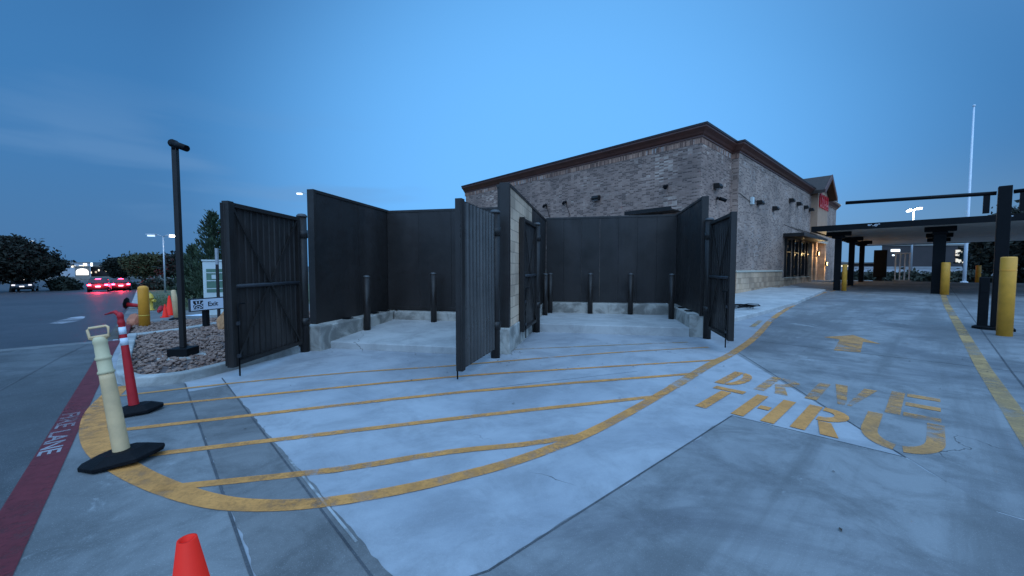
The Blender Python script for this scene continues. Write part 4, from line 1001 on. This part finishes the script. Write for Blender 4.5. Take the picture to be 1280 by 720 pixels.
# street trees on the left
x, y = along(14, 52); tree('street_tree', x, y, 7.3, 10.5, 'large dark round tree at the far left of the street', n=700, per=34, size=.24, base_h=.10)
x, y = along(-40, 50); tree('street_tree', x, y, 8.2, 11, 'dark tree beyond the far left one, mostly outside the picture', n=200, per=26, size=.34, base_h=.12)
x, y = along(180, 60); tree('street_tree', x, y, 5.5, 5.2, 'olive green round tree right of the red tail lights', 'leaf_mid', n=420, per=30, size=.2, base_h=.27)
x, y = along(152, 66); tree('street_tree', x, y, 5.0, 5.0, 'dark brown green tree right behind the tail lights', n=380, per=28, size=.2, base_h=.27)
x, y = along(222, 55); tree('street_tree', x, y, 5.4, 3.6, 'small dark tree behind the lamp post', n=120, per=24, size=.26, base_h=.22)
x, y = along(79, 56); shrub(x, y, 4.2, 2.6, 1.55, 'rounded dark shrub at the far edge of the road left of the tail lights', n=170, size=.22)
x, y = along(192, 52); shrub(x, y, 5.0, 2.2, 1.3, 'low dark shrub under the olive tree', n=130, size=.2)
x, y = along(158, 58); shrub(x, y, 2.6, 1.8, 1.1, 'low shrub right of the cars', n=80, size=.2)
# trees and hedges on the right
for px, Y, h, w, lb in ((1258, 44, 8.3, 5.5, 'tall dark tree behind the clearance post'), (1300, 40, 6.6, 8, 'dark tree at the right edge behind the large yellow bollard'), (1235, 55, 5.4, 6, 'lower dark tree between flagpole and clearance post'), (1345, 38, 7, 8, 'dark tree beyond the right edge')):
    x, y = along(px, Y); tree('lot_tree', x, y, h, w, lb, n=230, per=26, size=.32, base_h=.16)
for px, lb in ((1065, 'dark hedge clump left of the white frame'), (1100, 'dark hedge clump behind the menu board'), (1150, 'dark hedge clump at the lot lamp foot'), (1185, 'dark hedge clump left of the flagpole'), (1225, 'dark hedge clump right of the flagpole'), (1275, 'dark hedge clump at the right edge before the barrier')):
    x, y = along(px, 43); shrub(x, y, 5.0, 2.0, .95, lb, rot=-.0, n=90, size=.2, name='hedge', cat='hedge', group='hedge clumps along the barrier')
# ------------------------------------------------------------------ far buildings
def block(name, label, px0, px1, Y, depth, z0, z1, wall_mat, wins=(), win_mat='shop_dim', roof=True, cat='building'):
    x0, _ = along(px0, Y); x1, _ = along(px1, Y); t = thing(name, label, cat, ((x0+x1)/2, Y, z0))
    m = MB(); rbox(m, x0, x1, Y, depth, z0-1, z1); m.build('wall', wall_mat, t)
    if roof: m = MB(); rbox(m, x0-.2, x1+.2, Y-.15, depth+.3, z1+.001, z1+.35); m.build('roof', 'far_shop', t)
    for win in wins:
        a, b, c, d, mm = win[:5]
        xa = x0+(x1-x0)*a; xb = x0+(x1-x0)*b; za = z0+(z1-z0)*c; zb = z0+(z1-z0)*d
        if len(win) > 5:
            zm_ = za+(zb-za)*.5; n_ = 10
            o_ = [(xa, za), (xb, za), (xb, zm_)]+[((xa+xb)/2+(xb-xa)/2*math.cos(math.pi*k/n_), zm_+(zb-zm_)*math.sin(math.pi*k/n_)) for k in range(1, n_)]+[(xa, zm_)]
            m = MB(); m.extrude(o_, frame((1, 0, 0), (0, 0, 1), (0, Y-.005, 0)), .115); m.build('window', mm, t); continue
        m = MB(); m.prism([(xa, Y-.12), (xb, Y-.12), (xb, Y-.005), (xa, Y-.005)], za, zb); m.build('window', mm, t, bevel=.02)
    return t
t = block('brick_store', 'dark wide store building beyond the barrier with dim warm signs', 1101, 1222, 92, 20, -.1, 6.9, 'far_brick', ((.09, .18, .80, .88, 'lamp_cool'), (.105, .125, .66, .70, 'lamp_cool'), (.755, .93, .66, .86, 'shop_dim'), (.76, .90, .42, .60, 'shop_dim')))
block('far_store', 'low lit store far beyond the drive lane columns', 1040, 1062, 120, 15, -.1, 3.2, 'far_shop', ((.05, .45, .55, .9, 'green_lit'), (.5, .95, .5, .8, 'shop_lit')))
block('far_store', 'low dark store with a row of lit windows behind the columns', 1062, 1100, 110, 15, -.1, 2.9, 'far_brick', ((.02, .3, .25, .5, 'shop_lit'), (.40, .60, .25, .5, 'shop_lit'), (.7, .95, .4, .6, 'sign_red_lit')))
block('arched_shop', 'pale shop with a lit arched front left of the tail lights', 94, 113, 115, 12, -1.5, 2.0, 'far_shop', ((.10, .90, .34, .88, 'sign_lit', 'arch'),))
block('far_shop', 'wide pale shop with lit fascia signs under the far hill', 70, 114, 150, 14, -1.5, 3.6, 'far_wall', ((.04, .10, .62, .78, 'shop_lit'), (.12, .20, .66, .82, 'shop_dim'), (.46, .58, .70, .82, 'shop_lit'), (.60, .66, .68, .80, 'shop_dim'), (.68, .82, .66, .84, 'shop_lit'), (.80, .90, .72, 1.0, 'shop_lit')))
block('far_shop', 'dim low shop behind the tail lights with a bright lit sign', 112, 146, 160, 14, -1.5, 2.2, 'far_brick', ((.05, .09, .3, .5, 'shop_lit'), (.22, .28, .35, .55, 'shop_dim'), (.34, .38, .55, .75, 'shop_lit'), (.60, .70, .5, .8, 'shop_lit'), (.62, .67, .82, 1.05, 'shop_lit')))
block('far_shop', 'small shop with stacked reddish lit signs beside the dark tree', 150, 160, 110, 12, -1.5, 1.9, 'far_shop', ((.42, .9, .72, .95, 'sign_red_lit'), (.40, .9, .42, .62, 'shop_lit')))
block('far_shop', 'dim shop behind the large left tree with small lights', -10, 66, 120, 12, -1.5, 1.6, 'far_shop', ((.12, .26, .72, .98, 'lamp_warm'), (.30, .34, .8, .95, 'shop_lit'), (.78, .92, .3, .5, 'shop_dim')))
block('far_shop', 'farthest dim strip of shops with scattered lights along the street end', 84, 168, 200, 14, -1.5, 3.0, 'far_brick', tuple((a, a+.018, c, c+.09, mm) for a, c, mm in ((.05, .5, 'shop_lit'), (.13, .7, 'shop_dim'), (.34, .62, 'shop_lit'), (.43, .45, 'sign_red_lit'), (.47, .8, 'shop_lit'), (.55, .6, 'shop_lit'), (.64, .5, 'sign_red_lit'), (.70, .72, 'shop_lit'), (.79, .55, 'shop_dim'), (.88, .6, 'shop_lit'))))
# tall lamps on the left
for px, Y, h, em, heads, lb in ((206, 40, 5.75, ('lamp_white', 'lamp_dim'), (.1, 3.5), 'lit double headed lamp left of the near lamp post'), (212, 74, 4.6, 'lamp_dim', (0, 3.14), 'small faint double headed lamp behind the lit one'), (40, 66, 7.6, 'lamp_cool', (-.5,), 'lamp shining over the large left tree'), (388, 46, 10.9, 'lamp_cool', (.2, 3.3), 'double headed lamp rising behind the enclosure wall')):
    x, y = along(px, Y); lot_lamp(x, y, h, lb, em, heads, .07, 0)
x, y = along(114, 180); t = thing('pylon_sign', 'small white lit pylon sign on the hill line', 'sign', (x, y, gz(x, y)))
m = MB(); m.cyl((0, 0, 0), (0, 0, 4.2), .2); m.build('pole', 'galv', t, local=True)
m = MB(); m.box((0, 0, 5.0), (1.7, .4, 1.6)); m.build('sign_panel', 'lamp_cool', t, local=True, bevel=.05)
# ------------------------------------------------------------------ cars on the street
def car(u, v, label, body, lit='tail_light'):
    p = g3(u, v)
    heading = math.atan2(VD[1], VD[0])
    tilt = -math.atan(.022)
    t = thing('car', label, 'car', p, heading, 'cars waiting at the end of the street')
    m = MB()          # x forward
    side = [(-2.15, .42), (-2.2, .75), (-2.12, 1.02), (-1.75, 1.08), (-1.35, 1.58), (-.9, 1.68), (.35, 1.66), (1.05, 1.12), (1.95, .98), (2.2, .78), (2.22, .40), (1.9, .30), (-1.9, .30)]
    secs = []
    for yy, sh in ((-.90, .93), (-.84, .985), (-.55, 1.0), (.55, 1.0), (.84, .985), (.90, .93)):
        secs.append([(a*(.985 if abs(yy) > .88 else 1), yy*(1 if z < 1.1 else .82), .3+(z-.3)*sh) for a, z in side])
    k = len(side); vs = [v_ for s in secs for v_ in s]; F = [(i*k+j, i*k+(j+1) % k, (i+1)*k+(j+1) % k, (i+1)*k+j) for i in range(len(secs)-1) for j in range(k)]
    F += [tuple(range(k))[::-1], tuple(range((len(secs)-1)*k, len(secs)*k))]
    m.addm(vs, F); m.build('body', body, t, local=True, bevel=.03)
    m = MB(); m.addm([(-1.78, -.66, 1.12), (-1.78, .66, 1.12), (-1.42, .58, 1.53), (-1.42, -.58, 1.53)], [(0, 1, 2, 3)]); m.v = [(a-.03, b, c+.01) for a, b, c in m.v]; m.build('rear_window', 'glass', t, local=True)
    for s in (-1, 1):
        m = MB(); m.box((-2.17, s*.70, .90), (.10, .30, .17)); m.build('tail_light', lit, t, local=True, bevel=.02)
        for xx in (-1.35, 1.35):
            m = MB(); m.cyl((xx, s*.72, .33), (xx, s*.93, .33), .33, n=18); w_ = m.build('wheel', 'rubber', t, local=True)
            m = MB(); m.cyl((xx, s*.931, .33), (xx, s*.94, .33), .2, n=14); m.build('rim', 'grey_metal', w_, local=True)
    m = MB(); m.box((-1.45, 0, 1.60), (.08, .45, .05)); m.build('tail_light', lit, t, local=True)
    m = MB(); m.box((-2.205, 0, .72), (.02, .42, .14)); m.build('number_plate', 'plate_lit', t, local=True)
    m = MB(); m.box((-2.18, 0, .48), (.14, 1.7, .20)); m.build('bumper', 'rubber', t, local=True, bevel=.04)
    if lit != 'tail_light': return t
    ld = bpy.data.lights.new('brake_glow', 'POINT'); ld.energy = 420; ld.color = (1, .02, .05); ld.shadow_soft_size = .3
    lo = bpy.data.objects.new('brake_glow', ld); col.objects.link(lo); lo.parent = t; lo.location = (-2.6, 0, .85)
    return t
car(-4.35, 69.5, 'nearest car on the street with bright red brake lights', 'car_dark')
car(-2.6, 74.5, 'second car right of the nearest one with red brake lights', 'car_dark')
car(-3.2, 79, 'farthest car in the queue with red brake lights', 'car_grey')
x, y = along(56, 58); t = car(-12.2, 84, 'small parked car with pale lights under the left tree', 'car_grey', 'plate_lit')

# ================================================================== LEFT FOREGROUND
x, y = xy(.39, 8.36); t = thing('lamp_post', 'tall dark square lamp post standing in the river stones', 'lamp', (x, y, .0), 0)
m = MB(); m.box((0, 0, .145), (.30, .30, .13), rot=.12); m.build('base_cover', 'black', t, local=True, bevel=.008)
m = MB(); m.box((0, 0, 1.83), (.074, .074, 3.24), rot=.12); m.build('pole', 'bronze', t, local=True, bevel=.008)
m = MB(); m.cyl((-.05, .0, 3.515), (.245, -.07, 3.405), .05, n=20); m.lathe([(0, 0), (.05, .0), (.062, .02), (.062, .09), (.05, .11), (0, .11)], (-.02, .055, 3.505), 18, Matrix.Rotation(R(90), 3, 'X')); m.build('lamp_head', 'black', t, local=True)
m = MB(); m.cyl((0, 0, 3.40), (0, 0, 3.50), .045); m.build('neck', 'black', t, local=True)
m = MB(); m.lathe([(.33, 0), (.33, .075), (.32, .08)], n=26); m.build('concrete_foot', 'kerb', t, local=True)
# exit sign
x, y = xy(1.06, 12.68); z = gz(x, y); SA = R(15); rt = Vector((math.sin(SA), math.cos(SA), 0)); nn = Vector((math.cos(SA), -math.sin(SA), 0))
t = thing('exit_sign', 'low white Exit sign with a dark square emblem on a black post', 'sign', (x, y, z))
m = MB(); m.box((x, y, z+.25), (.10, .13, .60), rot=0.1); m.build('post', 'black', t)
O = Vector((x, y, z))+nn*.07; m = MB()
m.box(O+Vector((0, 0, .66)), (.90, .05, .32), M=frame(rt, (0, 0, 1), (0, 0, 0)) @ Matrix.Rotation(R(90), 4, 'X') if False else Matrix.Rotation(math.atan2(rt.y, rt.x), 4, 'Z')); m.build('board', 'sign_black', t, bevel=.006)
m = MB(); m.box(O+nn*.028+Vector((0, 0, .66)), (.85, .01, .27), M=Matrix.Rotation(math.atan2(rt.y, rt.x), 4, 'Z')); face = m.build('sign_face', 'sign_white', t)
Ms = frame(rt, (0, 0, 1), O+nn*.0345+rt*-.01+Vector((0, 0, .605)))
m = MB(); add_text(m, 'Exit', Ms, (.26, .115), depth=.0015, bold=.02); m.build('exit_lettering', 'sign_black', face)
sq = frame(rt, (0, 0, 1), O+nn*.0335+rt*-.375+Vector((0, 0, .555)))
m = MB(); m.extrude([(0, 0), (.24, 0), (.24, .21), (0, .21)], sq, .003); em = m.build('emblem', 'sign_black', face)
m = MB()
def arc_band(cx, cy, r0, r1, a0, a1, n=12):
    an = [R(a0+(a1-a0)*k/n) for k in range(n+1)]
    return [(cx+r1*math.cos(a), cy+r1*math.sin(a)) for a in an]+[(cx+r0*math.cos(a), cy+r0*math.sin(a)) for a in an[::-1]]
sq2 = sq @ Matrix.Translation((0, 0, .0032))
m.extrude(arc_band(.12, .0, .105, .125, 20, 178), sq2, .0015); m.extrude(arc_band(.12, .0, .06, .075, 20, 160), sq2, .0015)
for a in (50, 75, 100, 128): m.extrude(arc_band(.12, .0, .14, .20, a, a+9, 3), sq2, .0015)
m.extrude(arc_band(.17, .02, .018, .032, 0, 300), sq2, .0015); m.extrude(arc_band(.10, .0, .015, .030, 0, 180), sq2, .0015)
m.build('emblem_mark', 'sign_white', em)
# boulders
def boulder(x, y, sx, sy, sz, label, material, seed, sub=3):
    r_ = np.random.default_rng(seed); bm = bmesh.new(); bmesh.ops.create_icosphere(bm, subdivisions=sub, radius=1.0)
    pl = r_.normal(size=(26, 3)); pl /= np.linalg.norm(pl, axis=1)[:, None]; dd = r_.uniform(.72, .98, 26)
    for v in bm.verts:
        q = np.array(v.co); s = 1.0
        for p_, d_ in zip(pl, dd):
            k = q @ p_
            if k*s > d_: s = d_/k
        q = q*s*(1+.03*math.sin(q[0]*9+q[1]*7)); v.co = (q[0]*sx, q[1]*sy, q[2]*sz)
    bm.verts.index_update(); m = MB(); m.addm([v.co.copy() for v in bm.verts], [[v.index for v in f.verts] for f in bm.faces]); bm.free()
    o = m.build('boulder', material); o.location = (x, y, gz(x, y)+sz*.62); return tag(o, label, 'boulder')
x, y = xy(1.42, 11.65); boulder(x, y, .26, .30, .36, 'tan rough boulder between the exit sign and the leftmost gate', 'boulder_tan', 3)
x, y = xy(-.30, 14.60); boulder(x, y, .17, .17, .25, 'small orange red boulder beside the yellow pipe bollard', 'boulder_red', 5)
p = g3(-.10, 14.25); t = thing('yellow_bollard', 'dull yellow pipe bollard at the street corner beside the orange boulder', 'bollard', p)
m = MB(); m.lathe([(.115, -.1), (.115, 1.06), (.105, 1.11), (.06, 1.14), (0, 1.15)], n=24); m.build('pipe', 'yellow_plastic', t, local=True)
m = MB(); m.lathe([(.116, .35), (.117, .36), (.116, .37)], n=24); m.build('weld_band', 'hydrant', t, local=True)
# hydrant
p = g3(.04, 22.8); t = thing('fire_hydrant', 'small yellow fire hydrant on the verge behind the bollard', 'hydrant', p)
m = MB(); m.lathe([(.15, 0), (.15, .05), (.10, .06), (.10, .50), (.14, .51), (.14, .55), (.125, .57), (.11, .66), (.06, .72), (.0, .73)], n=18); m.build('barrel', 'hydrant', t, local=True)
m = MB(); m.lathe([(.03, .73), (.03, .78), (.0, .785)], n=6, smooth=False); m.build('cap_nut', 'hydrant', t, local=True)
for s in (-1, 1):
    m = MB(); m.cyl((s*.09, 0, .42), (s*.19, 0, .42), .055, n=12); m.cyl((s*.19, 0, .42), (s*.22, 0, .42), .07, n=8); m.build('outlet', 'hydrant', t, local=True)
m = MB(); m.cyl((0, -.09, .36), (0, -.20, .36), .075, n=12); m.build('outlet', 'hydrant', t, local=True)
# cones
def cone(loc, h, label, tilt=(0, 0, 0), first={}):
    t = thing('traffic_cone', label, 'cone', loc); t.rotation_euler = tilt
    r = .125*h/.71; rt_ = .024*h/.71
    m = MB(); m.lathe([(r+.02, .025), (r, .05), (rt_, h), (rt_*.72, h), (rt_*.72, h-.06)], n=28); m.build('cone_body', 'orange', t, local=True)
    b = r*1.32; c = b*.25
    m = MB(); m.prism([(-b+c, -b), (b-c, -b), (b, -b+c), (b, b-c), (b-c, b), (-b+c, b), (-b, b-c), (-b, -b+c)], 0, .03); m.build('base', 'orange', t, local=True, bevel=.006)
    return t
cone((-.940, 1.13, 0), .71, 'bright orange cone at the bottom edge in the foreground', (R(1), R(-1.5), .4))
cone(g3(.55, 18.95), .72, 'taller of the two orange cones beyond the rock bed')
cone(g3(.40, 18.0), .46, 'shorter of the two orange cones beyond the rock bed')
# delineator posts
def lean(frm, to): return (Vector(to)-Vector(frm)).to_track_quat('Z', 'Y').to_euler()
t = thing('delineator_post', 'cream delineator post with a loop handle leaning on its black rubber base', 'post', (-3.02, 2.98, 0))
ax = Vector((-.165, .02, 1)).normalized(); Q = ax.to_track_quat('Z', 'Y').to_matrix()
t.rotation_euler = (0, 0, 0)
m = MB(); m.lathe([(0.0532, .03), (0.0510, .10), (0.0451, .66), (0.0436, .70)], n=26, axis=Q); m.build('tube', 'cream', t, local=True)
m = MB(); m.lathe([(0.0439, .70), (0.0500, .705), (0.0500, .72), (0.0432, .73), (0.0424, .80), (0.0424, .81), (0.0484, .815), (0.0484, .83), (0.0416, .84), (0.0401, .915), (0.0394, .93), (0.0432, .945), (0.0424, .965), (0.0341, .985), (0.0212, .99)], n=26, axis=Q); m.build('collar', 'cream_pale', t, local=True)
m = MB(); hp_ = [(-.030, 0, .97), (-.058, 0, .985), (-.062, 0, 1.055), (-.052, 0, 1.066), (.052, 0, 1.066), (.062, 0, 1.055), (.058, 0, .985), (.030, 0, .97)]
Q2 = Q @ Matrix.Rotation(R(20)-Q.to_euler().z, 3, 'Z')
m.tube([Q2 @ Vector(p_) for p_ in hp_], .0095, 8); m.tube([Q2 @ Vector(p_) for p_ in ((-.055, 0, .99), (.055, 0, .99))], .013, 8); m.build('handle', 'cream', t, local=True)
def rubber_base(t, L_, W, rot, tilt):
    m = MB(); a, b = L_/2, W/2
    out8 = [(-a, -.04), (-a*.55, -b), (a*.45, -b), (a, -.02), (a, .05), (a*.5, b), (-a*.4, b), (-a, .03)]
    k = len(out8); inn = [(x*.55, y*.55) for x, y in out8]
    vs = [(x, y, 0) for x, y in out8]+[(x, y, .030) for x, y in out8]+[(x, y, .075) for x, y in inn]
    F = [tuple(range(k))[::-1], tuple(range(2*k, 3*k))]+[(i, (i+1) % k, k+(i+1) % k, k+i) for i in range(k)]+[(k+i, k+(i+1) % k, 2*k+(i+1) % k, 2*k+i) for i in range(k)]
    Mx = Matrix.Rotation(rot, 4, 'Z') @ Matrix.Rotation(tilt[0], 4, 'X') @ Matrix.Rotation(tilt[1], 4, 'Y')
    m.addm([Mx @ Vector(v) for v in vs], F); return m.build('rubber_base', 'rubber', t, local=True, bevel=.006)
b = rubber_base(t, .48, .33, R(33), (0, R(-5))); b.location = (.0, .0, .025)
t = thing('delineator_post', 'red delineator post with two white bands in front of the rock bed', 'post', (-3.93, 4.02, 0))
ax = Vector((-.115, .01, 1)).normalized(); Q = ax.to_track_quat('Z', 'Y').to_matrix()
m = MB(); m.lathe([(0.0477, .03), (0.0433, .07), (0.0311, .70), (0.0271, .90), (0.0260, .93), (0.0299, .94), (0.0299, .965), (0.0255, .975), (0.0255, 1.0), (0.0283, 1.005), (0.0271, 1.03), (0.0166, 1.055), (0.0000, 1.06)], n=24, axis=Q); m.build('tube', 'red_plastic', t, local=True)
for z0, r0, r1 in ((.715, .0322, .0306), (.83, .0297, .0288)):
    m = MB(); m.lathe([(r0, z0), (r1, z0+.075)], n=24, axis=Q); m.build('reflective_band', 'reflective', t, local=True)
m = MB(); T0 = Q @ Vector((0, 0, 1.02)); m.tube([T0, T0+Vector((-.05, 0, .045)), T0+Vector((-.10, .02, .035)), T0+Vector((-.19, .03, .01))], [.022, .018, .014, .006], 8); m.build('handle', 'red_plastic', t, local=True)
b = rubber_base(t, .40, .28, R(38), (0, R(-3))); b.location = (.03, .0, .016)
# knocked over delineators on the side street
def fallen(u, v, rz, ln, label, base=True):
    p = g3(u, v); t = thing('fallen_delineator', label, 'post', p, rz, 'knocked over red delineators')
    m = MB(); m.cyl((0, 0, .20), (ln, 0, .10), .10, .06, 18); m.cyl((ln, 0, .10), (ln+.10, 0, .095), .045, .03, 14); m.build('tube', 'red_plastic', t, local=True)
    if base: m = MB(); m.lathe([(.10, -.02), (.26, .0), (.26, .03), (.11, .06)], (-.02, 0, .27), 8, Matrix.Rotation(R(96), 3, 'Y'), smooth=False); m.build('rubber_base', 'rubber', t, local=True)
    m = MB(); m.cyl((ln*.55, 0, .145), (ln*.66, 0, .134), .0835, .0795, 18); m.build('reflective_band', 'red_plastic', t, local=True)
x, y = xy(-.9, 24.0); fallen(-.75, 25.0, R(20), .8, 'fallen red delineator lying with its black base toward the street, left of the yellow bollard')
fallen(.36, 20.6, R(-60), .40, 'fallen red delineator lying right of the yellow bollard', False)
# cream stick beside the cones
p = g3(.66, 16.6); t = thing('delineator_post', 'slim cream delineator leaning behind the lamp post beside the cones', 'post', p)
Q = Vector((-.10, 0, 1)).normalized().to_track_quat('Z', 'Y').to_matrix()
m = MB(); m.lathe([(.09, .03), (.075, .7), (.06, .95), (.03, .97)], n=18, axis=Q); m.build('tube', 'cream', t, local=True)
b = rubber_base(t, .5, .32, 0, (0, 0))
# electrical cabinet and post
x, y = along(268, 13.6); z = gz(x, y); t = thing('utility_cabinet', 'white cabinet with green panels behind the exit sign', 'cabinet', (x, y, z), R(38))
m = MB(); m.box((0, 0, .98), (.62, .52, 1.86)); m.build('case', 'cabinet_white', t, local=True, bevel=.012)
m = MB(); m.box((.0, 0, 1.935), (.68, .58, .05)); m.build('lid', 'cabinet_white', t, local=True, bevel=.01)
m = MB(); m.box((.0, -.265, 1.25), (.44, .012, .80)); pn = m.build('green_panel', 'cabinet_green', t, local=True)
m = MB()
for zz in (.98, 1.25, 1.52): m.box((0, -.274, zz), (.44, .008, .03))
m.box((.02, -.274, 1.38), (.2, .006, .14)); m.build('panel_lettering_bar', 'cabinet_white', pn, local=True)
m = MB(); m.box((0, 0, .03), (.74, .64, .10)); m.build('plinth', 'kerb', t, local=True)
x, y = along(272, 12.2); t = thing('slim_post', 'slim grey green post in front of the white cabinet', 'post', (x, y, gz(x, y)))
m = MB(); m.box((0, 0, 1.12), (.07, .05, 2.24)); m.build('channel', 'gate_steel', t, local=True)
m = MB(); m.box((0, 0, 2.0), (.075, .055, .50)); m.build('sleeve', 'grey_metal', t, local=True)
x, y = along(252, 14.2); sheet('paper_scrap', [(x-.5, y-.3), (x+.3, y-.4), (x+.4, y+.3), (x-.3, y+.4)], .016, 'paper', kind='structure')
